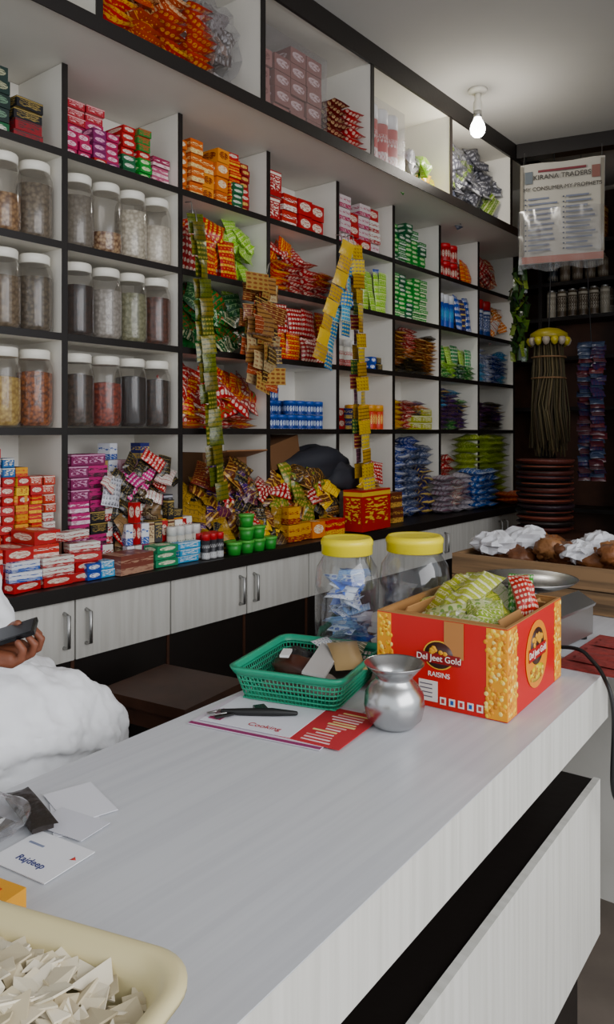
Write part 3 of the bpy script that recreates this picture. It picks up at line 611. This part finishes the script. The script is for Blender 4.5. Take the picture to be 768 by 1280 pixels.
low=[KM@Vector((x,y,.002)) for x,y in rr(.107,.122,.02)]; high=[KM@Vector((x,y,.060)) for x,y in rr(.124,.140,.025)]
NB=110
lo=resamp(low,NB); hi=resamp(high,NB)
for q in range(NB): m.tube([lo[q],hi[q]],.0014,'green',seg=4,cap=False)
for t_ in(0,.16,.34,.52,.70,.88):
    ring=[lo[i%NB].lerp(hi[i%NB],t_) for i in range(NB+1)]; m.tube(ring,.0019,'green',seg=5,cap=False)
vessel(m,KM,[(.121,.137,.025,.054),(.126,.142,.027,.055),(.131,.147,.028,.064),(.133,.149,.028,.070),(.124,.140,.025,.071),(.121,.137,.025,.058)],'green',False)
m.done('plastic_basket')
m=MB()
m.lump(KM@Vector((-.02,-.01,.042)),(.075,.036,.026),'vc',C('#4a2418'),None,.10,12,2)
m.lump(KM@Vector((-.06,.06,.036)),(.045,.05,.028),'vcb',C('#1c1a1c'),None,.12,10,2)
m.box(KM@T(.035,-.01,.066)@RY(8)@RZ(10),(.05,.2,.006),'vcr',C('#b8b4b0')); m.box(KM@T(-.05,-.02,.074)@RZ(15),(.02,.05,.006),'vcr',C('#dcdcd8'))
m.pillow(KM@T(.075,.03,.068)@RZ(30)@RX(10),.07,.13,.02,'vc',C('#b09468')); m.pillow(KM@T(.05,.09,.064)@RX(20),.09,.07,.02,'pouch',C('#5a6a48'),C('#e0d8c0')); m.lump(KM@Vector((.05,-.07,.03)),(.05,.035,.025),'vcb',C('#8a8078'),None,.2,8,2)
m.pillow(KM@T(.02,.09,.06)@RZ(60)@RX(14),.05,.11,.015,'pouch',C('#e0e0dc'),C('#405a90'))
m.box(KM@T(0,.02,.012),(.17,.18,.014),'vcr',C('#6a6058'))
m.done('basket_sundries')

# ------------------------------------------------------------ steel pot
m=MB(); PM=T(-.838,1.335,.9005)@Matrix.Scale(1.04,4)
m.lathe([(.030,.0),(.040,.004),(.054,.018),(.0595,.042),(.057,.066),(.045,.084),(.036,.093),(.036,.098),(.048,.112),(.0585,.122),(.0595,.1245),(.058,.1225),(.046,.110),(.033,.097),(.033,.093),(.04,.084),(.053,.062),(.054,.042),(.045,.015),(.01,.008)],PM,48,'steel')
m.done('steel_lota_pot')

# ------------------------------------------------------------ papers on counter
m=MB(); GM=T(-1.045,1.215,.9012)@RZ(12)
m.bx(-.155,.145,-.105,.12,0,.002,'vcr',C('#d0c6d2'),Mx=GM); m.bx(-.155,.145,-.105,-.094,.002,.0024,'vcr',C('#8a2a60'),Mx=GM)
m.bx(.04,.185,-.08,.11,.002,.0035,'vcr',C('#b82832'),Mx=GM@RZ(-4)); m.bx(-.14,.07,-.085,.10,.0036,.0044,'vcr',C('#dedee6'),Mx=GM)
m.bx(-.13,-.10,-.07,-.01,.0045,.005,'vcr',C('#a83a6a'),Mx=GM)
for i in range(13):
    m.bx(.09+rnd.random()*.03,.14+rnd.random()*.035,-.07+i*.013,-.066+i*.013+rnd.random()*.003,.0036,.0040,'vcr',C(rnd.choice(['#e8c8c8','#d8a098','#e0d090'])),Mx=GM@RZ(-4))
mag=m.done('advert_leaflet')
text('Cooking',.022,GM@T(.0,-.060,.005),rd,mag,'print',.0002)
m=MB(); m.tube([(-1.145,1.15,.914),(-1.11,1.175,.913),(-1.06,1.21,.914),(-1.02,1.24,.912)],[.005,.008,.009,.005],'cable',seg=8)
m.tube([(-1.135,1.15,.912),(-1.155,1.125,.910),(-1.17,1.13,.910),(-1.16,1.155,.910),(-1.135,1.16,.911)],.0025,'steelb',seg=6)
m.box(T(-1.14,1.165,.910)@RZ(30),(.05,.012,.004),'steelb'); m.box(T(-1.13,1.14,.911)@RZ(70),(.04,.010,.004),'cable')
m.box(T(-1.09,1.21,.912)@RZ(60),(.025,.04,.010),'phone'); m.done('key_fob')
m=MB(); m.box(T(-.968,.613,.9025)@RZ(8),(.115,.09,.0012),'vcr',C('#e8e8ec')); env=m.done('business_envelope')
text('Rajdeep',.017,T(-.965,.594,.9034)@RZ(8),bl,env,'print',.0004)
m=MB(); m.lathe([(.006,.0),(.002,.0006)],T(-.925,.635,.9032),3,'vc',C('#c03028')); m.box(T(-1.0,.625,.9034)@RZ(8),(.03,.004,.0005),'vcr',C('#8088a0')); m.done('print_marks',env)
m=MB()
for (x,y,r,w,h,z,c_) in((-1.03,.71,-30,.11,.07,.9012,'#d8d8de'),(-1.06,.74,-15,.12,.08,.9024,'#e0e0e6'),(-1.01,.69,10,.10,.06,.9036,'#d0d0d8')): m.box(T(x,y,z)@RZ(r),(w,h,.001),'vcr',C(c_))
m.done('loose_papers')
m=MB(); WM=T(-1.085,.665,.912)@RZ(-14)
m.bx(-.07,.065,-.016,.016,-.007,.002,'vcb',C('#2a2320'),Mx=WM); m.pillow(WM@T(0,0,.003),.145,.042,.012,'vcb',C('#2c2622'),n=8); m.done('black_wallet')
m=MB(); m.crumple((-1.09,.60,.925),(.075,.06,.03),'film',C('#999999'),10); m.pillow(T(-1.10,.60,.911)@RZ(10),.09,.05,.012,'vcb',C('#55524e')); m.done('clear_plastic_pouch')
m=MB(); m.box(T(-.93,.492,.916)@RZ(12),(.125,.055,.028),'vc',C('#e09c10')); m.box(T(-.895,.472,.918)@RZ(12),(.04,.02,.02),'vc',C('#284a8c')); 
for i in range(3): m.box(T(-.93-.03+.03*i,.492,.9305)@RZ(12),(.018,.035,.0008),'vc',C('#c83018'))
m.done('matchbox_pack')

# ------------------------------------------------------------ cream tray with papad chips
TM=T(-.69,.338,.9012)@RZ(17)@Matrix.Diagonal((1,1,1.5,1))
m=MB()
vessel(m,TM,[(.155,.085,.04,0),(.16,.09,.045,.004),(.178,.108,.05,.05),(.184,.114,.05,.056),(.194,.124,.055,.057),(.2,.13,.056,.055),(.2,.13,.056,.059),(.193,.123,.053,.062),(.182,.112,.05,.061),(.172,.102,.045,.05),(.152,.082,.04,.006),(.10,.04,.03,.005)],'cream',n=8)
m.bx(-.11,.11,-.05,.05,.0045,.0062,'cream',Mx=TM)
m.done('plastic_tray')
m=MB(); TQ=T(-.69,.338,.9012)@RZ(17)
m.lump(TQ@Vector((0,0,.045)),(.155,.088,.036),'vcb',C('#c8bea4'),None,.05,10,3)
for i in range(420):
    x=rnd.uniform(-.160,.160); y=rnd.uniform(-.094,.094); s_=rnd.uniform(.022,.042)
    hz=.060+.028*(1-(x/.17)**2)*(1-(y/.1)**2)+rnd.uniform(-.005,.008)
    Q=TQ@T(x,y,hz)@RZ(rnd.uniform(0,360))@RX(rnd.uniform(-24,24))@RY(rnd.uniform(-22,22))
    k=rnd.choice([3,3,4,4,5]); o=len(m.v); pts=[]
    for a in range(k):
        an=6.283*a/k+rnd.uniform(-.5,.5); pts.append((s_*.6*math.cos(an)*rnd.uniform(.8,1.2),s_*.6*math.sin(an)*rnd.uniform(.7,1.1)))
    for zz in(-.0010,.0010):
        for px_,py_ in pts: m.v.append(Q@Vector((px_,py_,zz+.22*abs(px_))))
    cc=C(rnd.choice(['#e2d8be','#d6caae','#eae0c8','#c8bb9c']))
    m.face([o+j for j in range(k)][::-1],'vcr',cc,None,[(0,0)]*k); m.face([o+k+j for j in range(k)],'vcr',cc,None,[(0,0)]*k)
    for j in range(k): m.face([o+j,o+(j+1)%k,o+k+(j+1)%k,o+k+j],'vcr',cc,None,[(0,0)]*4)
m.done('papad_chips')

# ------------------------------------------------------------ weighing scale, mat, cable, crate
m=MB(); SM=T(-.885,2.13,.9005)@RZ(-4)
m.bx(-.13,.13,-.10,.15,.012,.095,'steelb',Mx=SM); m.box(SM@T(.115,.02,.115)@RY(28),(.06,.24,.010),'steelb')
for (x,y) in((-.11,-.08),(.11,-.08),(-.11,.12),(.11,.12)): m.lathe([(.014,0),(.014,.012)],SM@T(x,y,0),10,'cable')
m.lathe([(.03,.095),(.03,.155)],SM@T(.0,0,0),14,'steelb')
m.lathe([(.02,.152),(.09,.154),(.125,.168),(.139,.178),(.141,.180),(.138,.179),(.124,.171),(.09,.158),(.01,.155)],SM@T(.0,0,0),44,'steel')
m.done('weighing_scale')
m=MB(); m.bx(-.735,-.44,1.93,2.30,.9005,.905,'redmat'); 
for i in range(5): m.pillow(T(-.59,2.0+.06*i,.909)@RZ(rnd.uniform(-8,8)),.25,.05,.008,'redmat')
m.done('red_mat')
def bez(name,pts,r,mat):
    cu=bpy.data.curves.new(name,'CURVE'); cu.dimensions='3D'; cu.bevel_depth=r; cu.bevel_resolution=3
    sp=cu.splines.new('NURBS'); sp.points.add(len(pts)-1)
    for p,q in zip(sp.points,pts): p.co=(*q,1)
    sp.use_endpoint_u=True; sp.order_u=4; cu.materials.append(mat); o=bpy.data.objects.new(name,cu); bpy.context.collection.objects.link(o); return o
bez('power_cable',[(-.76,2.02,.925),(-.70,2.03,.935),(-.66,1.98,.925),(-.62,1.93,.92),(-.60,1.90,.912),(-.585,1.87,.91),(-.565,1.86,.88),(-.56,1.86,.80),(-.565,1.85,.68),(-.56,1.86,.62),(-.50,1.92,.60),(-.42,2.1,.70),(-.36,2.2,.84),(-.30,2.4,.92),(-.3,2.6,.905)],.005,M['cable'])
m=MB(); y0,y1,x0,x1=2.55,3.0,-1.35,-.35
for k in range(2):
    za=.902+k*.078; zb=za+.074
    m.bx(x0,x1,y0,y0+.015,za,zb,'cwood'); m.bx(x0,x1,y1-.015,y1,za,zb,'cwood'); m.bx(x0,x0+.015,y0+.015,y1-.015,za,zb,'cwood'); m.bx(x1-.015,x1,y0+.015,y1-.015,za,zb,'cwood')
m.bx(x0+.015,x1-.015,y0+.015,y1-.015,.902,.914,'cwood')
for x in(x0+.02,x1-.05): m.bx(x,x+.03,y0+.015,y0+.035,.914,1.05,'cwood')
m.done('wooden_crate')
m=MB()
m.bx(x0+.04,x1-.04,y0+.04,y1-.04,.915,1.0,'vcb',C('#6a4428'))
for i in range(46): m.lump((rnd.uniform(x0+.10,x1-.10),rnd.uniform(y0+.10,y1-.10),1.04+rnd.random()*.045),(.055,.05,.035),'vcb',C(rnd.choice(['#7c4c2a','#8c5e38','#683e24'])),None,.25,8,3)
for (x,y) in((-1.02,2.66),(-1.05,2.75),(-.80,2.64),(-.84,2.72),(-.76,2.7),(-.62,2.66),(-.55,2.7)): m.lump((x,y,1.09),(.05,.045,.035),'vcb',C(rnd.choice(['#7c4c2a','#8c5e38'])),None,.25,9,3)
m.done('jaggery_lumps')
m=MB()
for (x,y,z,a,b_,c_) in((-1.24,2.68,1.085,.10,.09,.05),(-1.15,2.74,1.10,.10,.09,.06),(-.93,2.67,1.085,.07,.07,.045),(-.88,2.76,1.10,.08,.08,.055),(-.70,2.68,1.075,.06,.06,.035),(-.66,2.88,1.17,.12,.10,.10)):
    m.crumple((x,y,z),(a,b_,c_),'vcr',C('#d4d4d8'),12)
m.done('white_plastic_bags')

# ------------------------------------------------------------ wooden stool
m=MB(); ST=T(-2.03,1.80,0)@RZ(8)
m.bx(-.19,.19,-.17,.17,.585,.62,'wood',Mx=ST); m.bx(-.165,.165,-.145,.145,.52,.585,'wood',Mx=ST)
for sx in(-1,1):
    for sy in(-1,1):
        m.tube([(ST@Vector((sx*.145,sy*.125,.52))),(ST@Vector((sx*.165,sy*.145,.0)))],.024,'wood',seg=8,cap=False)
    m.bx(sx*.155-.012,sx*.155+.012,-.13,.13,.2,.235,'wood',Mx=ST)
m.bx(-.15,.15,-.14,-.12,.26,.29,'wood',Mx=ST)
m.done('wooden_stool')

# ------------------------------------------------------------ lamp on ceiling
bx_,by_=-2.02,4.13
m=MB(); LM=T(bx_,by_,0)
m.lathe([(.055,3.5),(.055,3.485),(.03,3.475)][::-1],LM,24,'lid'); m.lathe([(.022,3.37),(.026,3.38),(.026,3.42),(.018,3.44),(.018,3.48)],LM,18,'lid')
m.lathe([(.02,3.335),(.024,3.345),(.024,3.375)],LM,18,'steelb')
m.lathe([(.004,3.222),(.025,3.228),(.04,3.245),(.045,3.27),(.038,3.30),(.024,3.325),(.02,3.338)],LM,24,'bulb')
m.done('ceiling_light_bulb')
l=bpy.data.lights.new('bulb_lamp','POINT'); l.energy=12; l.shadow_soft_size=.06; l.color=(1,.93,.82); lo_=bpy.data.objects.new('bulb_lamp',l); lo_.location=(bx_,by_,3.14); bpy.context.collection.objects.link(lo_)

# ------------------------------------------------------------ back area
BMx=T(-2.19,5.08,0)@RZ(14)
m=MB(); m.bx(0,2.7,0,.10,3.40,3.498,'black',Mx=BMx); m.done('trim_1')
m=MB(); m.bx(-2.84,-1.0,6.35,6.395,0,3.45,'wood')
for z in(.9,1.7,2.10,2.42,2.70,3.0): m.bx(-2.84,-1.0,6.05,6.35,z-.03,z,'black')
for x in(-2.84,-2.42,-1.80,-1.0): m.bx(x,x+.03,6.04,6.35,0,3.45,'black')
m.bx(-1.78,-1.02,6.02,6.04,0,2.38,'wood')
m.done('rear_shelf_cupboard')
m=MB()
for i in range(6):
    for k in range(2):
        Mx=T(-2.34+i*.085,6.12+k*.1,2.421); m.lathe([(.036,0),(.037,.01),(.037,.2),(.03,.21)],Mx,12,'carton',C(rnd.choice(['#4a3a28','#6a5a48','#283038','#888070'])),C('#b8b0a0')); m.lathe([(.032,.21),(.032,.225)],Mx,12,'steelb')
m.done('tin_can_row')
m=MB()
for i in range(5):
    Mx=T(-2.34+i*.1,6.15,2.701); m.lathe([(.04,0),(.042,.08),(.04,.16),(.02,.18),(.02,.2)],Mx,12,'carton',C(rnd.choice(['#3a2a20','#5a4a3a','#1a2028'])),C('#888070'))
m.done('tin_can_row')
m=MB(); m.bx(-2.35,-1.95,6.08,6.32,3.001,3.30,'carton',C('#a85a20'),C('#f0c070')); m.bx(-1.76,-1.2,6.08,6.32,3.001,3.32,'carton',C('#c06a28'),C('#f0c070')); m.done('orange_carton')
# wall notice
m=MB(); NM=T(-2.10,4.94,2.62)@RZ(17)
P_=[]
for i in range(9):
    r=[]
    for j in range(9):
        u=j/8;v=i/8; r.append(NM@Vector((u*.53-.01*(1-v),-.02+.012*math.sin(u*9+v*3),v*.665)))
    P_.append(r)
m.grid(P_,'vcr',C('#a8a49a')); 
no_=m.done('notice_poster')
m=MB()
m.bx(.115,.415,-.037,-.0355,.60,.615,'vcr',C('#6a2830'),Mx=NM)
for i in range(11):
    z=.42-i*.034
    for j in range(2):
        m.bx(.05+j*.24,.05+j*.24+rnd.uniform(.13,.19),-.038,-.037,z,z+.012,'vcr',C('#686e80'),Mx=NM)
        m.lathe([(.006,0),(.004,.001)],NM@T(.035+j*.24,-.037,z+.006)@RX(90),6,'vcr',C('#303e5a'))
m.bx(.01,.52,-.038,-.036,.0,.045,'vcr',C('#986050'),Mx=NM)
for x0_ in(.0,.505): m.bx(x0_,x0_+.02,-.038,-.037,.05,.65,'vcr',C('#7a7468'),Mx=NM)
m.bx(.03,.08,-.038,-.037,.53,.61,'vcr',C('#5a6268'),Mx=NM); m.bx(.45,.50,-.038,-.037,.53,.61,'vcr',C('#7a5048'),Mx=NM)
m.done('print_lines',no_)
text('MY CONSUMER MY PROPHETS',.036,NM@T(.265,-.04,.49)@RX(90),bk,no_,'headline',.0012)
text('KIRANA TRADERS',.045,NM@T(.265,-.04,.565)@RX(90),bk,no_,'heading',.0012)
m=MB(); m.tube([NM@Vector((.02,-.02,.66)),NM@Vector((.02,.05,.77))],.002,'steelb',seg=5); m.tube([NM@Vector((.51,-.02,.66)),NM@Vector((.51,.05,.77))],.002,'steelb',seg=5); m.done('strings',no_)
m=MB(); P_=[]
for i in range(9):
    P_.append([NM@Vector((j/12*.53-.01,-.062+.018*math.sin(j*1.7+i*.9)+.01*math.sin(j*3.1-i*1.3),-.05+i/8*.40+.015*math.sin(j*1.1)*(i==0))) for j in range(13)])
m.grid(P_,'film',C('#ffffff')); m.done('clear_cover',no_)
# garland
m=MB()
for i in range(90):
    z=2.62-i*.0068; m.pillow(T(-2.13+rnd.uniform(-.05,.05),4.98+rnd.uniform(-.04,.04),z)@RZ(rnd.uniform(0,360))@RX(rnd.uniform(30,120)),.035,.09,.006,'pouch',C(rnd.choice(['#2a4a1c','#4a6a20','#1c3812','#6a7a30','#16240e'])),C('#203a14'),n=3)
m.tube([(-2.13,4.98,2.0),(-2.13,5.0,2.6),(-2.14,5.12,3.40)],.004,'cable',seg=5)
m.done('green_sachet_garland')
# broom bundle
m=MB(); HB=T(-1.95,5.05,0)
m.lathe([(.10,2.12),(.125,2.13),(.12,2.16),(.07,2.19),(.02,2.20)],HB,20,'vc',C('#988824'))
for i in range(14):
    a=6.283*i/14; m.lathe([(.004,2.075),(.018,2.085),(.028,2.11),(.02,2.13)],T(-1.95+.12*math.cos(a),5.05+.12*math.sin(a),0),8,'vc',C(['#b0a028','#a09484'][i%2]))
for i in range(130):
    a=rnd.uniform(0,6.283); r0=.09*rnd.uniform(.3,1.05); k=rnd.uniform(.3,1)
    m.tube([(-1.95+r0*math.cos(a),5.05+r0*math.sin(a),2.12),(-1.95+(r0+.015)*math.cos(a+.15),5.05+(r0+.015)*math.sin(a+.15),1.9),(-1.95+(r0+.045*k)*math.cos(a-.15),5.05+(r0+.045*k)*math.sin(a-.15),1.65+rnd.uniform(-.04,.04)),(-1.95+(r0+.05*k)*math.cos(a+.15),5.05+(r0+.05*k)*math.sin(a+.15),1.38+rnd.uniform(-.05,.08))],.005,'vcr',C(rnd.choice(['#4a4228','#5a4e30','#3a301c','#6a5c3a','#54442c'])),seg=4,cap=False)
for z in(2.0,1.86): m.tube([(-1.95+.112*math.cos(q*.5236),5.05+.112*math.sin(q*.5236),z) for q in range(13)],.006,'vcr',C('#7a5a3c'),seg=5,cap=False)
m.tube([(-1.95,5.05,2.18),(-1.95,5.15,3.40)],.004,'cable',seg=5)
m.done('hanging_straw_brooms')
m=MB()
for i in range(36):
    for j in range(2):
        a,b_=rnd.choice([('#1c2a5a','#782018'),('#18264e','#5c2028'),('#24365a','#606878'),('#5a1c26','#606068'),('#642020','#1c2a5a')])
        m.pillow(T(-1.86+j*.09+rnd.uniform(-.01,.01),5.50+rnd.uniform(-.02,.02),2.12-i*.027)@RZ(-60+rnd.uniform(-25,25))@RY(-35)@FACE,.10,.05,.02,'pouch',C(a),C(b_),n=4)
m.tube([(-1.82,5.51,1.15),(-1.82,5.51,2.15),(-1.82,5.3,3.40)],.004,'cable',seg=5)
m.done('hanging_packet_column')
m=MB(); 
for k in range(13):
    Mx=T(-1.90+rnd.uniform(-.015,.015),4.85,.86+k*.036)@RX(rnd.uniform(-2,2))
    m.lathe([(.10,0),(.155,.003),(.170,.014),(.176,.028),(.172,.033),(.14,.034)],Mx,24,'vcb',C(['#4a1f1a','#1c1210','#5a2820','#181210','#2c1a24'][k%5]))
    pts=[(-1.90+.176*math.cos(a*.2618),4.85+.176*math.sin(a*.2618),.86+k*.036+.026) for a in range(25)]
    m.tube(pts,.004,'vc',C(['#6a2c20','#30201c','#84402c'][k%3]),seg=5,cap=False)
m.done('stacked_baskets')
m=MB(); m.bx(-2.12,-1.62,4.6,5.05,.82,.855,'wood')
for x in(-2.09,-1.65):
    for y in(4.63,5.02): m.bx(x-.02,x+.02,y-.02,y+.02,0,.82,'wood')
m.done('small_wooden_table')

# ------------------------------------------------------------ shopkeeper (seated)
man=empty('seated_shopkeeper',(-1.70,.64,0))
def remesh(ob,v,sm=6):
    r=ob.modifiers.new('r','REMESH'); r.mode='VOXEL'; r.voxel_size=v; r.use_smooth_shade=True
    s_=ob.modifiers.new('s','SMOOTH'); s_.factor=.6; s_.iterations=sm
    return ob
m=MB(); S=lambda p,r,seg=14:m.tube(p,r,'skin',seg=seg)
S([(-1.66,.70,.90),(-1.64,.74,1.03),(-1.66,.74,1.18),(-1.70,.70,1.32),(-1.72,.66,1.40)],[.13,.125,.13,.12,.07])
S([(-1.72,.65,1.38),(-1.70,.68,1.52)],[.055,.052])
S([(-1.56,.62,1.38),(-1.88,.66,1.38)],[.055,.055])
S([(-1.56,.61,1.37),(-1.575,.55,1.24),(-1.59,.54,1.11)],[.052,.045,.04]); S([(-1.59,.54,1.11),(-1.49,.64,1.10),(-1.400,.735,1.09)],[.04,.036,.026])
S([(-1.88,.66,1.37),(-1.95,.68,1.22),(-1.96,.70,1.10)],[.052,.045,.04]); S([(-1.96,.70,1.10),(-1.93,.80,1.04),(-1.89,.88,1.015)],[.04,.036,.026])
S([(-1.62,.68,.89),(-1.60,.92,.87),(-1.575,1.12,.82)],[.10,.085,.06]); S([(-1.575,1.12,.81),(-1.57,1.10,.60),(-1.58,1.08,.36)],[.06,.055,.036])
S([(-1.80,.70,.89),(-1.86,.94,.87),(-1.90,1.14,.82)],[.10,.085,.06]); S([(-1.90,1.14,.81),(-1.90,1.12,.60),(-1.90,1.10,.36)],[.06,.055,.036])
for fx in(-1.58,-1.90): S([(fx,1.06,.325),(fx,1.16,.315),(fx,1.27,.30)],[.035,.035,.024])
remesh(m.done('body',man),.014)
m=MB(); S=lambda p,r,seg=16:m.tube(p,r,'cloth',seg=seg)
S([(-1.67,.70,.88),(-1.64,.755,.98),(-1.63,.785,1.08),(-1.655,.76,1.19),(-1.70,.70,1.31),(-1.72,.66,1.40)],[.16,.16,.16,.15,.135,.07])
S([(-1.56,.62,1.38),(-1.88,.66,1.38)],[.07,.07])
S([(-1.56,.61,1.37),(-1.575,.55,1.24),(-1.59,.54,1.11)],[.07,.065,.06]); S([(-1.59,.54,1.11),(-1.52,.61,1.105),(-1.465,.67,1.10)],[.065,.058,.05])
S([(-1.88,.66,1.37),(-1.95,.68,1.22),(-1.96,.70,1.10)],[.07,.07,.07]); S([(-1.96,.70,1.10),(-1.94,.77,1.06),(-1.92,.83,1.035)],[.07,.065,.05])
k=remesh(m.done('kurta',man),.010,3)
m=MB(); S=lambda p,r,seg=16:m.tube(p,r,'cloth',seg=seg)
S([(-1.69,.68,.88),(-1.74,.72,.87)],[.17,.17])
S([(-1.60,.70,.90),(-1.56,.86,.885),(-1.555,1.0,.855),(-1.565,1.13,.79)],[.13,.115,.11,.085]); S([(-1.565,1.13,.78),(-1.565,1.11,.62),(-1.575,1.09,.44)],[.085,.085,.08])
S([(-1.80,.72,.89),(-1.86,.94,.87),(-1.90,1.15,.81)],[.13,.12,.085]); S([(-1.90,1.15,.80),(-1.90,1.13,.62),(-1.90,1.11,.44)],[.085,.085,.08])
S([(-1.66,.80,.87),(-1.70,1.0,.80)],[.12,.08]); S([(-1.52,.74,.84),(-1.50,.90,.80),(-1.52,1.04,.76)],[.08,.07,.06])
for (a,b_,c_) in(((-1.495,.72,.93),(-1.465,.92,.90),(-1.49,1.13,.82)),((-1.56,.74,.995),(-1.53,.92,.975),(-1.53,1.13,.875)),((-1.445,.78,.86),(-1.435,.95,.83),(-1.47,1.12,.77)),((-1.62,.80,.99),(-1.59,.98,.96),(-1.56,1.18,.85)),((-1.45,.76,.79),(-1.43,.9,.77),(-1.45,1.06,.72)),((-1.53,.78,.965),(-1.49,.95,.935),(-1.50,1.15,.84)),((-1.46,.80,.895),(-1.445,.97,.86),(-1.475,1.13,.79))):
    S([a,b_,c_],[.020,.018,.012],8)
k2=remesh(m.done('dhoti',man),.0075,2)
tx=bpy.data.textures.new('folds','CLOUDS'); tx.noise_scale=.09; tx.noise_depth=3
for o,st_ in((k,.04),(k2,.045)):
    d=o.modifiers.new('d','DISPLACE'); d.texture=tx; d.strength=st_; d.mid_level=.5; d.texture_coords='GLOBAL'
m=MB(); hc=Vector((-1.69,.72,1.62))
m.lump(hc,(.078,.095,.115),'skin',C('#7a4630'),None,.02,14,1.5); m.tube([hc+Vector((0,.085,.02)),hc+Vector((0,.112,-.018)),hc+Vector((0,.09,-.03))],[.008,.014,.010],'skin',seg=8)
m.lump(hc+Vector((0,.055,-.085)),(.045,.04,.03),'skin',C('#7a4630'),None,.02,8,1)
for s_ in(-1,1): m.lump(hc+Vector((s_*.08,-.005,-.005)),(.012,.024,.034),'skin',C('#7a4630'),None,.05,8,1)
hd=m.done('head',man); remesh(hd,.006,3)
m=MB()
for s_ in(-1,1): m.lump(hc+Vector((s_*.031,.085,.012)),(.013,.009,.008),'vc',C('#e8e4dc'),None,0,8,1); m.lump(hc+Vector((s_*.031,.0925,.012)),(.005,.003,.005),'vc',C('#1a100a'),None,0,6,1); m.tube([hc+Vector((s_*.015,.092,.03)),hc+Vector((s_*.048,.078,.03))],.003,'hair',seg=6)
m.tube([hc+Vector((-.024,.087,-.052)),hc+Vector((0,.097,-.05)),hc+Vector((.024,.087,-.052))],.005,'vc',C('#5a2a22'),seg=6); m.done('face_features',man)
m=MB(); m.lump(hc+Vector((0,-.018,.03)),(.084,.092,.098),'hair',C('#1a1613'),None,.04,14,2); m.done('hair',man)
# right hand holding phone (fingers along local x, thumb side +y, palm up +z)
HM=T(-1.395,.738,1.078)@RZ(42)@RY(-4)@RX(10)
m=MB(); hp=lambda *a:[HM@Vector(q) for q in a]
m.tube(hp((-.04,0,0),(.0,0,0),(.03,.012,0),(.08,.026,.0)),[.026,.024,.02,.014],'skin',seg=10)
m.tube(hp((.0,0,0),(.03,-.012,0),(.076,-.026,.0)),[.024,.02,.014],'skin',seg=10)
m.tube(hp((.0,0,-.003),(.05,.0,-.003),(.085,.0,.0)),[.022,.019,.014],'skin',seg=10)
for (y,l,x0_) in((.031,.9,.078),(.011,1.0,.084),(-.010,.94,.080),(-.030,.76,.072)):
    m.tube(hp((x0_-.02,y,-.001),(x0_+.012*l,y*1.04,-.008),(x0_+.034*l,y*1.05,.000),(x0_+.042*l,y*1.05,.018),(x0_+.032*l,y*1.03,.032)),[.0095,.0095,.0088,.0082,.0068],'skin',seg=8)
m.tube(hp((.015,.024,.004),(.045,.047,.014),(.066,.050,.032),(.078,.036,.042)),[.015,.0125,.0105,.008],'skin',seg=8)
remesh(m.done('right_hand',man),.0028,2)
m=MB(); PHM=HM@T(.045,.004,.030)@RZ(10)@RY(-10); m.box(PHM,(.150,.066,.0085),'phone'); m.box(PHM@T(0,0,.0046),(.138,.060,.0006),'vc',C('#20242c')); ph=m.done('mobile_phone',man)
HL=T(-1.885,.885,1.008)@RZ(75)@RY(6)
m=MB(); hp=lambda *a:[HL@Vector(q) for q in a]
m.tube(hp((-.04,0,0),(.03,.012,0),(.08,.026,.0)),[.026,.022,.014],'skin',seg=10); m.tube(hp((.0,0,0),(.03,-.012,0),(.076,-.026,.0)),[.024,.02,.014],'skin',seg=10)
for (y,l,x0_) in((.031,.9,.078),(.011,1.0,.084),(-.010,.94,.080),(-.030,.76,.072)):
    m.tube(hp((x0_-.02,y,0),(x0_+.02*l,y*1.1,-.001),(x0_+.045*l,y*1.15,-.010),(x0_+.068*l,y*1.15,-.024)),[.0095,.0092,.0085,.0068],'skin',seg=8)
m.tube(hp((.01,-.02,0),(.04,-.047,-.004),(.07,-.058,-.012)),[.014,.012,.0085],'skin',seg=8)
remesh(m.done('left_hand',man),.0034,3)
m=MB(); m.bx(-1.92,-1.46,.42,.86,.735,.77,'wood')
for x in(-1.90,-1.48):
    for y in(.44,.80): m.bx(x-.02,x+.02,y-.02,y+.02,0,.735,'wood')
m.bx(-1.90,-1.48,.43,.45,.3,.34,'wood'); m.bx(-2.0,-1.46,.98,1.32,.24,.275,'wood')
for x in(-1.98,-1.50):
    for y in(1.0,1.30): m.bx(x-.02,x+.02,y-.02,y+.02,0,.24,'wood')
m.done('wooden_seat_with_footrest')

# ------------------------------------------------------------ light + world + camera
w=bpy.data.worlds.new('World'); bpy.context.scene.world=w; w.use_nodes=True
bg=w.node_tree.nodes['Background']; bg.inputs['Color'].default_value=(.90,.95,1,1); bg.inputs['Strength'].default_value=1.2
def area(name,loc,rot,sx,sy,e_,col):
    l=bpy.data.lights.new(name,'AREA'); l.shape='RECTANGLE'; l.size=sx; l.size_y=sy; l.energy=e_; l.color=col
    o=bpy.data.objects.new(name,l); o.location=loc; o.rotation_euler=[math.radians(a) for a in rot]; bpy.context.collection.objects.link(o)
area('daylight_shopfront',(2.6,.6,2.4),(0,68,0),2.2,4.0,130,(.99,.98,1))

cam=bpy.data.cameras.new('camera'); co=bpy.data.objects.new('camera',cam); bpy.context.collection.objects.link(co)
cam.sensor_fit='VERTICAL'; cam.sensor_height=36; cam.lens=960/1280*36
cam.shift_y=-100/1280; cam.clip_start=.02
co.location=(0,0,1.5); co.rotation_euler=(math.radians(90),0,math.radians(38.6))
bpy.context.scene.camera=co
